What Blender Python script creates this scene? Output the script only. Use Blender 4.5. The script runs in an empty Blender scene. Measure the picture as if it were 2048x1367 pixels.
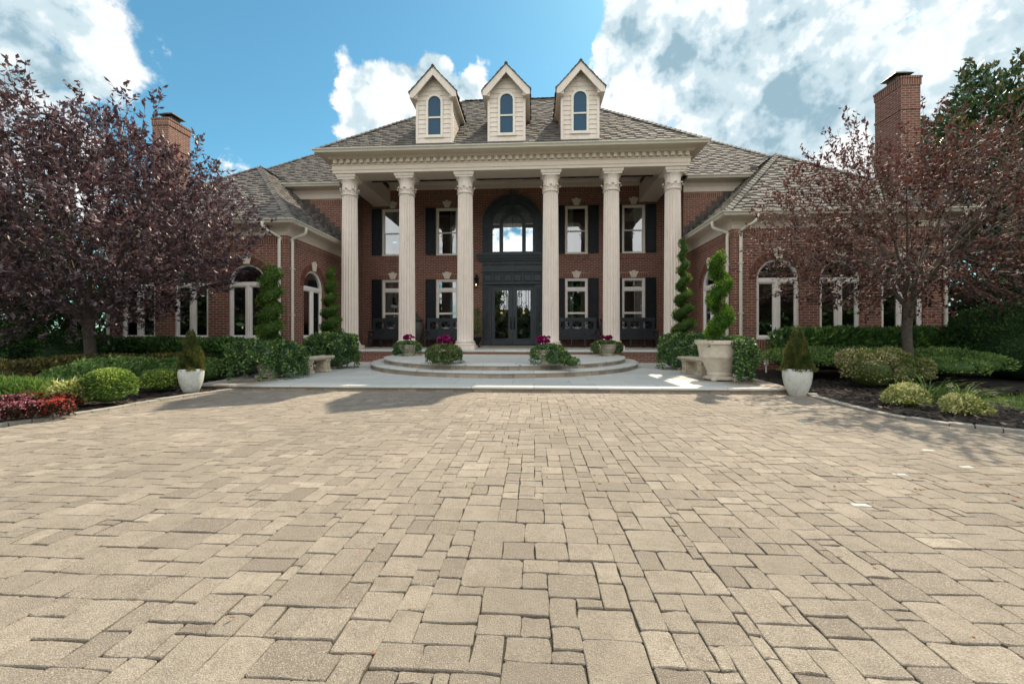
import bpy, bmesh, math, random
import numpy as np
from mathutils import Vector, Matrix, noise as mnoise
R = math.radians
random.seed(7)
rng = np.random.default_rng(7)
scene = bpy.context.scene
COL = scene.collection

# ------------------------------------------------------------------ camera
YAW = math.atan(0.055)
F_PX, CX, HY = 796.0, 1024.0, 670.0
cam_d = bpy.data.cameras.new('camera')
cam_d.sensor_width = 36.0
cam_d.lens = F_PX * 36.0 / 2048.0
cam_d.shift_y = -13.5 / 2048.0
cam_d.clip_start = 0.05
cam_d.clip_end = 3000.0
cam = bpy.data.objects.new('camera', cam_d)
COL.objects.link(cam)
cam.location = (0, 0, 1.0)
cam.rotation_euler = (R(90), 0, YAW)
scene.camera = cam

def ray(px, py):
    u, v = (px - CX) / F_PX, (HY - py) / F_PX
    return Vector((u * math.cos(YAW) - math.sin(YAW), u * math.sin(YAW) + math.cos(YAW), v))

# ------------------------------------------------------------------ sky, sun, exposure
SUN = Vector((0.42, 0.80, 1.0)).normalized()
SUN_EL, SUN_AZ = math.asin(SUN.z), math.atan2(SUN.x, SUN.y)
scene.view_settings.view_transform = 'Standard'
scene.view_settings.look = 'None'
scene.view_settings.exposure = 0.65
scene.view_settings.gamma = 1.0
scene.view_settings.use_curve_mapping = False

def make_world():
    w = bpy.data.worlds.new('World'); scene.world = w; w.use_nodes = True
    nt = w.node_tree; nt.nodes.clear(); N = nt.nodes; L = nt.links
    def nd(t, **k):
        n = N.new(t)
        for a, b in k.items(): setattr(n, a, b)
        return n
    def mth(op, a, b=None, c=None, clamp=False):
        n = nd('ShaderNodeMath', operation=op, use_clamp=clamp)
        for i, x in enumerate((a, b, c)):
            if x is None: continue
            if isinstance(x, (int, float)): n.inputs[i].default_value = x
            else: L.new(x, n.inputs[i])
        return n.outputs[0]
    sky = nd('ShaderNodeTexSky', sky_type='NISHITA')
    sky.sun_disc = False; sky.sun_elevation = SUN_EL; sky.sun_rotation = SUN_AZ
    sky.air_density = 1.0; sky.dust_density = 0.35; sky.ozone_density = 2.2
    tint = nd('ShaderNodeMix', data_type='RGBA', blend_type='MULTIPLY'); tint.inputs[0].default_value = 1.0
    L.new(sky.outputs[0], tint.inputs[6]); tint.inputs[7].default_value = SKY_TINT
    bg1 = nd('ShaderNodeBackground'); L.new(tint.outputs[2], bg1.inputs[0]); bg1.inputs[1].default_value = SKY_STR
    tc = nd('ShaderNodeTexCoord')
    D = tc.outputs['Generated']
    sep = nd('ShaderNodeSeparateXYZ'); L.new(D, sep.inputs[0])
    field = None
    for (px, py, rad, amp) in CLOUDS:
        c = ray(px, py).normalized()
        vm = nd('ShaderNodeVectorMath', operation='DISTANCE'); L.new(D, vm.inputs[0]); vm.inputs[1].default_value = c
        mr = nd('ShaderNodeMapRange', interpolation_type='SMOOTHSTEP'); L.new(vm.outputs['Value'], mr.inputs[0])
        mr.inputs[1].default_value = rad; mr.inputs[2].default_value = 0.0; mr.inputs[3].default_value = 0.0; mr.inputs[4].default_value = amp
        field = mr.outputs[0] if field is None else mth('SMOOTH_MAX', field, mr.outputs[0], 0.12)
    back = nd('ShaderNodeMapRange', interpolation_type='SMOOTHSTEP'); L.new(sep.outputs[1], back.inputs[0])
    back.inputs[1].default_value = 0.25; back.inputs[2].default_value = -0.35; back.inputs[3].default_value = 0.0; back.inputs[4].default_value = 0.66
    field = mth('MAXIMUM', field, back.outputs[0])
    def density(vec, detail):
        n1 = nd('ShaderNodeTexNoise'); n1.inputs['Scale'].default_value = 7.5; n1.inputs['Detail'].default_value = detail; n1.inputs['Roughness'].default_value = 0.66; L.new(vec, n1.inputs['Vector'])
        warp = nd('ShaderNodeVectorMath', operation='SCALE'); L.new(n1.outputs['Color'], warp.inputs[0]); warp.inputs['Scale'].default_value = 0.12
        wv = nd('ShaderNodeVectorMath', operation='ADD'); L.new(vec, wv.inputs[0]); L.new(warp.outputs[0], wv.inputs[1])
        vo = nd('ShaderNodeTexVoronoi', feature='F1'); vo.inputs['Scale'].default_value = 10.0; vo.inputs['Detail'].default_value = 1.0; vo.inputs['Roughness'].default_value = 0.5; L.new(wv.outputs[0], vo.inputs['Vector'])
        puff = mth('MULTIPLY_ADD', vo.outputs['Distance'], -0.45, 0.30)
        nz = mth('MULTIPLY_ADD', n1.outputs[0], 1.5, -0.75)
        d = mth('ADD', field, mth('ADD', nz, puff))
        return mth('MULTIPLY', d, mth('GREATER_THAN', field, 0.03))
    dens = density(D, 7)
    sh = nd('ShaderNodeVectorMath', operation='ADD'); L.new(D, sh.inputs[0]); sh.inputs[1].default_value = SUN * 0.045
    dens2 = density(sh.outputs[0], 4)
    al = nd('ShaderNodeMapRange', interpolation_type='SMOOTHSTEP'); L.new(dens, al.inputs[0])
    al.inputs[1].default_value = 0.32; al.inputs[2].default_value = 0.52
    # thick parts seen from below are blue grey, faces turned to the sun and thin edges are white
    dark = None
    for (px, py, rad, amp) in CLOUD_SHADE:
        vm = nd('ShaderNodeVectorMath', operation='DISTANCE'); L.new(D, vm.inputs[0]); vm.inputs[1].default_value = ray(px, py).normalized()
        mr = nd('ShaderNodeMapRange', interpolation_type='SMOOTHSTEP'); L.new(vm.outputs['Value'], mr.inputs[0]); mr.inputs[1].default_value = rad; mr.inputs[2].default_value = 0.0; mr.inputs[3].default_value = 0.0; mr.inputs[4].default_value = amp
        dark = mr.outputs[0] if dark is None else mth('MAXIMUM', dark, mr.outputs[0])
    tval = mth('ADD', mth('MULTIPLY', dens2, 0.42), mth('MULTIPLY', mth('SUBTRACT', dens2, dens), 1.1))
    tval = mth('ADD', tval, dark)
    ramp = nd('ShaderNodeValToRGB'); L.new(tval, ramp.inputs[0]); ramp.color_ramp.interpolation = 'EASE'
    e = ramp.color_ramp.elements
    e[0].position = 0.10; e[0].color = (1.0, 1.0, 0.99, 1)
    e[1].position = 0.95; e[1].color = (0.30, 0.45, 0.54, 1)
    m = e.new(0.34); m.color = (0.84, 0.90, 0.93, 1)
    m = e.new(0.58); m.color = (0.58, 0.71, 0.77, 1)
    bk = nd('ShaderNodeMapRange'); L.new(sep.outputs[1], bk.inputs[0]); bk.inputs[1].default_value = 0.2; bk.inputs[2].default_value = -0.3
    cm = nd('ShaderNodeMix', data_type='RGBA'); L.new(mth('MULTIPLY', bk.outputs[0], 0.75), cm.inputs[0]); L.new(ramp.outputs[0], cm.inputs[6]); cm.inputs[7].default_value = (1.0, 0.97, 0.93, 1)
    bg2 = nd('ShaderNodeBackground'); L.new(cm.outputs[2], bg2.inputs[0]); L.new(mth('MULTIPLY_ADD', bk.outputs[0], CLOUD_BACK_FILL - CLOUD_STR, CLOUD_STR), bg2.inputs[1])  # unseen clouds behind the camera are brightened as fill for the shaded front
    mix = nd('ShaderNodeMixShader'); L.new(al.outputs[0], mix.inputs[0]); L.new(bg1.outputs[0], mix.inputs[1]); L.new(bg2.outputs[0], mix.inputs[2])
    out = nd('ShaderNodeOutputWorld'); L.new(mix.outputs[0], out.inputs[0])

SKY_STR, CLOUD_STR, CLOUD_BACK_FILL = 0.093, 0.73, 1.25
SKY_TINT = (0.70, 1.22, 1.12, 1)
CLOUDS = [  # photo bearing of each cloud mass, angular radius, weight
    (-150, 60, .36, 1.0), (10, 20, .14, .95), (40, 120, .13, .9), (-80, 260, .28, .95), (90, 220, .11, .85), (170, 275, .08, .7), (430, 340, .05, .5),
    (740, 190, .13, .85), (800, 165, .12, .85), (865, 150, .11, .8), (915, 205, .12, .8), (745, 250, .13, .85), (830, 255, .18, .85), (690, 115, .06, .5), (760, 300, .12, .7),
    (1270, 50, .16, .9), (1340, 120, .24, 1.0), (1270, 190, .18, .9), (1230, 260, .15, .85), (1440, 70, .22, 1.0), (1500, 200, .28, 1.05), (1600, 120, .28, 1.05), (1560, 280, .25, 1.0), (1680, 40, .13, .85),
    (1700, 220, .26, 1.0), (1870, 180, .14, .85), (1970, 90, .15, .95), (2060, 20, .22, .95), (1960, 250, .26, .95), (1420, -60, .25, .9), (2080, 320, .3, .9), (1660, 350, .18, .8), (1400, 290, .16, .8)]
CLOUD_SHADE = [(1590, 190, .27, .42), (1480, 285, .16, .28), (1730, 170, .15, .26), (1950, 240, .18, .22), (20, 200, .18, .26), (850, 220, .13, .26), (1350, 150, .07, .08)]
make_world()
sl = bpy.data.lights.new('sun', 'SUN'); sl.energy = 5.0; sl.angle = R(0.53); sl.color = (1.0, 0.865, 0.665)
so = bpy.data.objects.new('sun', sl); COL.objects.link(so)
so.rotation_euler = (-SUN).to_track_quat('-Z', 'Y').to_euler(); so.location = SUN * 60

# ------------------------------------------------------------------ materials
MATS = {}
class Mt:
    """small node-building helper"""
    def __init__(s, name):
        s.m = bpy.data.materials.new(name); s.m.use_nodes = True; s.nt = s.m.node_tree; s.nt.nodes.clear()
        MATS[name] = s.m
        s.out = s.n('ShaderNodeOutputMaterial'); s.p = s.n('ShaderNodeBsdfPrincipled')
        s.l(s.p.outputs[0], s.out.inputs[0]); s.tc = s.n('ShaderNodeTexCoord'); s.O = s.tc.outputs['Object']
    def n(s, t, **k):
        n = s.nt.nodes.new(t)
        for a, b in k.items(): setattr(n, a, b)
        return n
    def l(s, a, b): s.nt.links.new(a, b)
    def put(s, sock, x):
        if hasattr(x, 'is_linked') or hasattr(x, 'node'): s.l(x, sock)
        else: sock.default_value = x
    def noise(s, scale, detail=4, rough=.55, vec=None, loc=None):
        n = s.n('ShaderNodeTexNoise'); n.inputs['Scale'].default_value = scale; n.inputs['Detail'].default_value = detail; n.inputs['Roughness'].default_value = rough
        v = vec or s.O
        if loc:
            mp = s.n('ShaderNodeMapping'); s.l(v, mp.inputs[0]); mp.inputs['Location'].default_value = loc; v = mp.outputs[0]
        s.l(v, n.inputs['Vector']); return n.outputs[0]
    def ramp(s, fac, stops):
        r = s.n('ShaderNodeValToRGB'); s.put(r.inputs[0], fac); e = r.color_ramp.elements
        e[0].position, e[0].color = stops[0][0], (*stops[0][1], 1); e[1].position, e[1].color = stops[-1][0], (*stops[-1][1], 1)
        for p, c in stops[1:-1]:
            x = e.new(p); x.color = (*c, 1)
        return r.outputs[0]
    def mix(s, f, a, b, bt='MIX'):
        n = s.n('ShaderNodeMix', data_type='RGBA', blend_type=bt); s.put(n.inputs[0], f)
        for i, x in ((6, a), (7, b)): s.put(n.inputs[i], (*x, 1) if isinstance(x, tuple) and len(x) == 3 else x)
        return n.outputs[2]
    def math(s, op, a, b=0.0, clamp=False):
        n = s.n('ShaderNodeMath', operation=op, use_clamp=clamp); s.put(n.inputs[0], a); s.put(n.inputs[1], b); return n.outputs[0]
    def rng(s, x, a, b, c=0., d=1.):
        n = s.n('ShaderNodeMapRange'); s.l(x, n.inputs[0])
        for i, v in enumerate((a, b, c, d)): n.inputs[i + 1].default_value = v
        return n.outputs[0]
    def bump(s, h, strength=.3, dist=.01):
        b = s.n('ShaderNodeBump'); b.inputs['Strength'].default_value = strength; b.inputs['Distance'].default_value = dist; s.l(h, b.inputs['Height']); s.l(b.outputs[0], s.p.inputs['Normal'])
    def attr(s, name='tint'):
        a = s.n('ShaderNodeAttribute'); a.attribute_name = name; return a.outputs['Fac']
    def col(s, c): s.put(s.p.inputs['Base Color'], (*c, 1) if isinstance(c, tuple) else c)
    def rough(s, r): s.put(s.p.inputs['Roughness'], r)

def plain(name, a, b, rough=.6, scale=6, bump=0., bscale=60, metallic=0.):
    m = Mt(name); m.col(m.ramp(m.noise(scale, 5), [(.3, a), (.7, b)])); m.rough(rough); m.p.inputs['Metallic'].default_value = metallic
    if bump: m.bump(m.noise(bscale, 5), bump)
    return m

def brick_mat(name, soldier=False):
    m = Mt(name)
    sp = m.n('ShaderNodeSeparateXYZ'); m.l(m.O, sp.inputs[0])
    g = m.n('ShaderNodeNewGeometry'); sn = m.n('ShaderNodeSeparateXYZ'); m.l(g.outputs['True Normal'], sn.inputs[0])
    ax = m.math('GREATER_THAN', m.math('ABSOLUTE', sn.outputs[0]), .6)
    mx = m.n('ShaderNodeMix', data_type='FLOAT'); m.l(ax, mx.inputs[0]); m.l(sp.outputs[0], mx.inputs[2]); m.l(sp.outputs[1], mx.inputs[3])
    cb = m.n('ShaderNodeCombineXYZ')
    if soldier: m.l(sp.outputs[2], cb.inputs[0]); m.l(mx.outputs[0], cb.inputs[1])
    else: m.l(mx.outputs[0], cb.inputs[0]); m.l(sp.outputs[2], cb.inputs[1])
    b = m.n('ShaderNodeTexBrick'); m.l(cb.outputs[0], b.inputs['Vector'])
    b.offset = 0. if soldier else .5
    b.inputs['Scale'].default_value = 1.0; b.inputs['Mortar Size'].default_value = .0105; b.inputs['Mortar Smooth'].default_value = .15; b.inputs['Bias'].default_value = 0.
    b.inputs['Brick Width'].default_value = .30 if soldier else .222; b.inputs['Row Height'].default_value = .0725
    b.inputs['Color1'].default_value = (.105, .033, .022, 1); b.inputs['Color2'].default_value = (.225, .066, .040, 1); b.inputs['Mortar'].default_value = (.40, .295, .23, 1)
    c = m.mix(m.rng(m.noise(9, 6), .35, .75, 0, .5), b.outputs[0], (.085, .032, .026))
    c = m.mix(m.rng(m.noise(60, 3), .4, .8, 0, .35), c, (.20, .09, .064))
    c = m.mix(m.rng(m.noise(.55, 6, .65), .45, .75, 0, .4), c, (.24, .14, .105))
    m.col(c); m.rough(.85)
    h = m.math('ADD', m.math('MULTIPLY', b.outputs['Fac'], -1.), m.math('MULTIPLY', m.noise(90, 4), .25))
    m.bump(h, .6, .006)
    return m

def leaf_mat(name, stops, rough=.5, trans=.28, tcol=None, spec=.4):
    m = Mt(name); c = m.ramp(m.attr(), stops); m.col(c); m.rough(rough); m.p.inputs['Specular IOR Level'].default_value = spec
    t = m.n('ShaderNodeBsdfTranslucent'); m.put(t.inputs[0], (*tcol, 1) if tcol else c)
    mx = m.n('ShaderNodeMixShader'); mx.inputs[0].default_value = trans; m.l(m.p.outputs[0], mx.inputs[1]); m.l(t.outputs[0], mx.inputs[2]); m.l(mx.outputs[0], m.out.inputs[0])
    return m

def make_mats():
    brick_mat('brick'); brick_mat('soldier_brick', True)
    m = Mt('arch_brick'); m.col(m.ramp(m.attr(), [(0, (.09, .034, .024)), (1, (.165, .058, .038))])); m.rough(.85); m.bump(m.noise(90, 4), .3, .004)
    plain('mortar', (.26, .18, .13), (.34, .24, .18), .9)
    # house paint, weathered
    m = Mt('cream_paint'); m.col(m.mix(m.rng(m.noise(2.5, 6), .45, .8, 0, .35), m.ramp(m.noise(30, 3), [(.3, (.60, .515, .43)), (.7, (.66, .57, .48))]), (.46, .40, .33))); m.rough(.5)
    m = Mt('column_paint'); mp = m.n('ShaderNodeMapping'); mp.inputs['Scale'].default_value = (9, 9, .7); m.l(m.O, mp.inputs[0]); m.col(m.mix(m.rng(m.noise(1., 6, .6, mp.outputs[0]), .48, .74, 0, .5), m.ramp(m.noise(4, 5), [(.3, (.66, .585, .52)), (.7, (.72, .645, .575))]), (.50, .43, .365))); m.rough(.5); m.bump(m.noise(80, 5), .06)
    plain('gutter_paint', (.60, .57, .48), (.66, .63, .54), .35, 3)
    plain('white_frame', (.74, .70, .66), (.80, .76, .72), .4, 5)
    plain('cream_frame', (.66, .62, .54), (.72, .68, .60), .4, 5)
    plain('keystone', (.62, .54, .44), (.72, .64, .53), .7, 14, .15, 80)
    plain('black_paint', (.008, .010, .013), (.014, .017, .021), .55, 5).p.inputs['Specular IOR Level'].default_value = .25
    plain('entry_paint', (.034, .045, .053), (.052, .066, .075), .45, 4).p.inputs['Specular IOR Level'].default_value = .35
    plain('bench_paint', (.016, .021, .026), (.032, .041, .048), .55, 8)
    plain('iron', (.012, .012, .013), (.022, .021, .02), .45, 9, metallic=.5)
    plain('brass', (.55, .36, .13), (.75, .52, .22), .3, 9, metallic=1.)
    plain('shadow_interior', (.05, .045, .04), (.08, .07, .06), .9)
    plain('curtain', (.50, .50, .46), (.62, .61, .57), .9, 9)
    plain('sheer', (.70, .74, .76), (.82, .85, .86), .9, 5)
    plain('copper_cap', (.045, .04, .035), (.10, .085, .07), .6, 7, metallic=.4)
    m = Mt('shingle'); m.col(m.mix(m.rng(m.noise(70, 3), .4, .75, 0, .5), m.ramp(m.attr(), [(0, (.048, .044, .041)), (.3, (.098, .088, .078)), (.65, (.135, .122, .108)), (1, (.185, .168, .148))]), (.085, .077, .068))); m.rough(.9); m.bump(m.noise(160, 3), .4, .004)
    # glass: dim see-through with a mirror-like sheen
    m = Mt('window_glass'); tr = m.n('ShaderNodeBsdfTransparent'); tr.inputs[0].default_value = (.55, .62, .60, 1)
    gl = m.n('ShaderNodeBsdfGlossy'); gl.inputs['Roughness'].default_value = .015; gl.inputs[0].default_value = (.92, .96, 1, 1)
    wob = m.n('ShaderNodeBump'); wob.inputs['Strength'].default_value = .04; wob.inputs['Distance'].default_value = .02; m.l(m.noise(2.2, 2), wob.inputs['Height']); m.l(wob.outputs[0], gl.inputs['Normal'])
    fr = m.n('ShaderNodeFresnel'); fr.inputs[0].default_value = 1.52
    mx = m.n('ShaderNodeMixShader')
    f2 = m.n('ShaderNodeMath', operation='MULTIPLY_ADD', use_clamp=True); m.l(fr.outputs[0], f2.inputs[0]); f2.inputs[1].default_value = 1.6; f2.inputs[2].default_value = .20; m.l(f2.outputs[0], mx.inputs[0])
    m.l(tr.outputs[0], mx.inputs[1]); m.l(gl.outputs[0], mx.inputs[2]); m.l(mx.outputs[0], m.out.inputs[0])
    m = Mt('sky_glass'); tr = m.n('ShaderNodeBsdfTransparent'); tr.inputs[0].default_value = (.80, .88, .92, 1)
    gl = m.n('ShaderNodeBsdfGlossy'); gl.inputs['Roughness'].default_value = .01; gl.inputs[0].default_value = (.85, .93, 1, 1)
    mx = m.n('ShaderNodeMixShader'); mx.inputs[0].default_value = .62; m.l(tr.outputs[0], mx.inputs[1]); m.l(gl.outputs[0], mx.inputs[2]); m.l(mx.outputs[0], m.out.inputs[0])
    # paving
    m = Mt('paver'); c = m.ramp(m.attr(), [(0, (.182, .154, .124)), (.35, (.250, .215, .172)), (.75, (.322, .280, .222)), (1, (.395, .346, .276))])
    c = m.mix(m.rng(m.noise(1.1, 7, .65), .42, .70, 0, .45), c, (.19, .155, .118))
    c = m.mix(m.rng(m.noise(11, 7, .72), .46, .68, 0, .62), c, (.15, .122, .093))
    c = m.mix(m.rng(m.noise(240, 3, .7), .53, .66, 0, .75), c, (.56, .50, .42))
    c = m.mix(m.rng(m.noise(200, 3, .7, loc=(4, 2, 1)), .53, .66, 0, .8), c, (.085, .066, .05))
    c = m.mix(m.rng(m.noise(38, 6, .75, loc=(1, 7, 3)), .56, .68, 0, .5), c, (.11, .088, .066))
    c = m.mix(m.rng(m.noise(.42, 6, .65, loc=(5, 3, 2)), .44, .64, 0, .52), c, (.175, .148, .118))
    m.col(c); m.rough(.9); m.bump(m.math('ADD', m.noise(230, 3), m.math('MULTIPLY', m.noise(30, 5, .7), .9)), .9, .008)
    plain('pale_tile', (.26, .265, .24), (.42, .43, .39), .6, 20, .1, 90)
    m = Mt('joint_sand'); m.col(m.ramp(m.noise(14, 7, .7), [(.3, (.030, .026, .018)), (.55, (.055, .045, .030)), (.75, (.06, .062, .026))])); m.rough(1.); m.bump(m.noise(200, 4), .8, .01)
    # bluestone / limestone terrace
    m = Mt('terrace_stone')
    b = m.n('ShaderNodeTexBrick'); b.offset = .37; b.inputs['Scale'].default_value = 1.; b.inputs['Brick Width'].default_value = 1.1; b.inputs['Row Height'].default_value = .62; b.inputs['Mortar Size'].default_value = .006; b.inputs['Mortar Smooth'].default_value = .3
    b.inputs['Color1'].default_value = (.43, .455, .44, 1); b.inputs['Color2'].default_value = (.56, .56, .52, 1); b.inputs['Mortar'].default_value = (.20, .18, .155, 1)
    mp = m.n('ShaderNodeMapping'); mp.inputs['Rotation'].default_value = (0, 0, R(0)); m.l(m.O, mp.inputs[0]); m.l(mp.outputs[0], b.inputs['Vector'])
    c = m.mix(m.rng(m.noise(1.6, 6), .4, .7, 0, .5), b.outputs[0], (.52, .49, .43))
    c = m.mix(m.rng(m.noise(45, 4), .45, .75, 0, .3), c, (.24, .23, .2))
    # rusty water stains where pots drain
    for (sx, sy, r) in ((4.3, 7.6, 1.3), (-5.6, 7.4, .9), (3.4, 8.4, .6)):
        vd = m.n('ShaderNodeVectorMath', operation='DISTANCE'); m.l(m.O, vd.inputs[0]); vd.inputs[1].default_value = (sx, sy, .1)
        st = m.math('MULTIPLY', m.rng(vd.outputs['Value'], r, r * .2), m.rng(m.noise(3.2, 6, .6), .30, .50))
        c = m.mix(m.math('MULTIPLY', st, .85, True), c, (.15, .088, .045))
    m.col(c); m.rough(.72); m.bump(m.noise(60, 5), .2, .004)
    m = Mt('riser_stone')
    c = m.ramp(m.attr(), [(0, (.24, .20, .16)), (1, (.36, .31, .25))]); c = m.mix(m.rng(m.noise(5, 6), .5, .68, 0, .6), c, (.18, .12, .075)); m.col(c); m.rough(.8); m.bump(m.noise(60, 5), .3, .005)
    plain('cast_stone', (.46, .41, .335), (.60, .545, .455), .8, 9, .3, 45)
    m = Mt('aged_stone'); c = m.ramp(m.noise(7, 6), [(.3, (.40, .34, .25)), (.7, (.62, .56, .45))]); c = m.mix(m.rng(m.noise(18, 5), .52, .66, 0, .7), c, (.42, .25, .07)); m.col(c); m.rough(.85); m.bump(m.noise(60, 5), .5, .006)
    m = Mt('glazed_pot'); c = m.ramp(m.noise(5, 6), [(.3, (.50, .53, .49)), (.7, (.62, .64, .60))]); c = m.mix(m.rng(m.noise(16, 7, .75), .50, .66, 0, .8), c, (.40, .345, .27)); m.col(c); m.rough(.45); m.bump(m.noise(20, 5), .15, .006)
    m = Mt('bowl_stone'); c = m.ramp(m.noise(7, 6), [(.3, (.26, .235, .185)), (.7, (.42, .385, .31))]); m.col(c); m.rough(.85); m.bump(m.noise(60, 5), .4, .006)
    plain('dark_urn', (.045, .045, .04), (.09, .085, .075), .6, 8)
    # ground
    m = Mt('mulch'); c = m.ramp(m.noise(55, 8, .75), [(.35, (.010, .007, .005)), (.55, (.030, .020, .014)), (.75, (.085, .055, .036))]); m.col(c); m.rough(.95); m.bump(m.noise(70, 8, .8), 1., .04)
    m = Mt('mulch_chip'); m.col(m.ramp(m.attr(), [(0, (.010, .007, .005)), (.75, (.045, .028, .018)), (.93, (.11, .065, .038)), (1, (.30, .22, .16))])); m.rough(.9)
    m = Mt('grass_ground'); m.col(m.ramp(m.noise(3, 8, .7), [(.3, (.045, .075, .018)), (.7, (.085, .13, .03))])); m.rough(.95); m.bump(m.noise(120, 5), .6, .03)
    plain('curb_stone', (.22, .205, .175), (.34, .315, .27), .85, 8, .4, 60)
    m = Mt('bark'); c = m.ramp(m.noise(12, 7, .7), [(.3, (.055, .042, .034)), (.6, (.13, .105, .085)), (.8, (.24, .205, .17))]); m.col(c); m.rough(.85)
    w = m.n('ShaderNodeTexWave'); w.bands_direction = 'Z'; w.inputs['Scale'].default_value = 14; w.inputs['Distortion'].default_value = 9; m.l(m.O, w.inputs[0]); m.bump(w.outputs[0], .5, .012)
    plain('dark_bark', (.03, .022, .018), (.065, .05, .04), .9, 10, .4, 40)
    plain('twig', (.10, .075, .062), (.20, .16, .135), .7, 9)
    plain('twig_purple', (.05, .032, .03), (.11, .075, .065), .7, 9)
    leaf_mat('plum_leaf', [(0, (.034, .022, .029)), (.4, (.088, .060, .072)), (.75, (.19, .142, .155)), (1, (.37, .30, .31))], .46, .2, (.16, .07, .08), .5)
    leaf_mat('red_plum_leaf', [(0, (.030, .014, .015)), (.4, (.068, .032, .032)), (.75, (.13, .068, .060)), (1, (.24, .15, .13))], .68, .22, (.16, .06, .05), .22)
    leaf_mat('arborvitae_leaf', [(0, (0.0210, 0.0480, 0.0105)), (.5, (0.0525, 0.1125, 0.0180)), (.85, (0.1125, 0.1875, 0.0270)), (1, (0.1950, 0.2550, 0.0450))], .65, .3, None, .25)
    leaf_mat('bright_arborvitae_leaf', [(0, (0.0237, 0.0660, 0.0093)), (.5, (0.0593, 0.1518, 0.0158)), (.85, (0.1254, 0.2441, 0.0237)), (1, (0.2243, 0.3299, 0.0396))], .65, .3, None, .25)
    leaf_mat('ivy_leaf', [(0, (0.0279, 0.0652, 0.0279)), (.5, (0.0606, 0.1304, 0.0466)), (.85, (0.1397, 0.2445, 0.0606)), (1, (0.3028, 0.4192, 0.0931))], .4, .22, None, .45)
    leaf_mat('light_ivy_leaf', [(0, (0.0385, 0.0660, 0.0220)), (.5, (0.0825, 0.1320, 0.0352)), (.85, (0.1650, 0.2200, 0.0605)), (1, (0.3300, 0.3630, 0.1760))], .45, .28, None, .4)
    leaf_mat('laurel_leaf', [(0, (0.0304, 0.0761, 0.0254)), (.5, (0.0608, 0.1420, 0.0355)), (.85, (0.1217, 0.2408, 0.0507)), (1, (0.2535, 0.3802, 0.0761))], .35, .2, None, .5)
    leaf_mat('yew_leaf', [(0, (0.0208, 0.0520, 0.0208)), (.5, (0.0416, 0.0987, 0.0312)), (.9, (0.0832, 0.1613, 0.0469)), (1, (0.1560, 0.2341, 0.0650))], .6, .15, None, .25)
    leaf_mat('barberry_leaf', [(0, (0.0524, 0.0437, 0.0175)), (.5, (0.0983, 0.0917, 0.0306)), (.85, (0.1856, 0.1747, 0.0480)), (1, (0.3494, 0.2621, 0.0655))], .6, .25, None, .3)
    leaf_mat('box_leaf', [(0, (0.0571, 0.1141, 0.0274)), (.5, (0.1369, 0.2281, 0.0456)), (.85, (0.2625, 0.3765, 0.0685)), (1, (0.5019, 0.5932, 0.1369))], .5, .28, None, .35)
    leaf_mat('juniper_leaf', [(0, (0.0541, 0.1131, 0.0344)), (.5, (0.1131, 0.2115, 0.0541)), (.85, (0.1968, 0.3077, 0.0787)), (1, (0.3198, 0.4182, 0.1230))], .6, .25, None, .3)
    leaf_mat('golden_leaf', [(0, (0.0562, 0.0938, 0.0250)), (.45, (0.1375, 0.1875, 0.0500)), (.8, (0.3500, 0.3250, 0.1250)), (1, (0.5750, 0.4250, 0.3125))], .5, .3, None, .35)
    leaf_mat('variegated_leaf', [(0, (0.0873, 0.1236, 0.0291)), (.4, (0.2328, 0.2763, 0.0654)), (.8, (0.5237, 0.5237, 0.1746)), (1, (0.8001, 0.7565, 0.4073))], .5, .3, None, .35)
    leaf_mat('conifer_leaf', [(0, (.032, .058, .016)), (.5, (.085, .112, .028)), (.85, (.15, .155, .040)), (1, (.30, .20, .06))], .65, .25, None, .25)
    leaf_mat('magnolia_leaf', [(0, (0.0195, 0.0429, 0.0175)), (.5, (0.0390, 0.0819, 0.0253)), (.8, (0.0780, 0.1287, 0.0351)), (.92, (0.2145, 0.1209, 0.0507)), (1, (0.3120, 0.1950, 0.0975))], .3, .12, None, .55)
    leaf_mat('blade_leaf', [(0, (0.0576, 0.1224, 0.0202)), (.5, (0.1152, 0.2160, 0.0360)), (1, (0.2448, 0.3600, 0.0864))], .45, .35, None, .35)
    leaf_mat('lawn_blade', [(0, (0.0825, 0.1425, 0.0240)), (.5, (0.1500, 0.2400, 0.0390)), (1, (0.2850, 0.3750, 0.0750))], .6, .35, None, .25)
    leaf_mat('magenta_petal', [(0, (.10, .004, .035)), (.5, (.30, .008, .12)), (1, (.50, .02, .22))], .5, .3, None, .3)
    leaf_mat('red_petal', [(0, (0.1250, 0.0375, 0.0225)), (.4, (0.4500, 0.0625, 0.0438)), (.85, (0.6875, 0.1500, 0.0938)), (1, (0.7750, 0.3125, 0.1500))], .5, .3, None, .3)
    leaf_mat('pink_petal', [(0, (0.1200, 0.0420, 0.0420)), (.35, (0.4080, 0.1200, 0.1560)), (.8, (0.6960, 0.3120, 0.3840)), (1, (0.8640, 0.6000, 0.6240))], .5, .3, None, .3)
    leaf_mat('bronze_leaf', [(0, (.025, .014, .010)), (.6, (.065, .032, .02)), (1, (.09, .075, .025))], .45, .2, None, .4)
    leaf_mat('wood_leaf', [(0, (.012, .028, .010)), (.5, (.030, .058, .016)), (1, (.070, .11, .025))], .6, .2, None, .25)
    leaf_mat('dry_leaf', [(0, (.24, .09, .03)), (1, (.42, .20, .08))], .7, .2)
    m = Mt('lamp_glow'); em = m.n('ShaderNodeEmission'); em.inputs[0].default_value = (1, .62, .25, 1); em.inputs[1].default_value = 3.; m.l(em.outputs[0], m.out.inputs[0])
make_mats()

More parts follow.
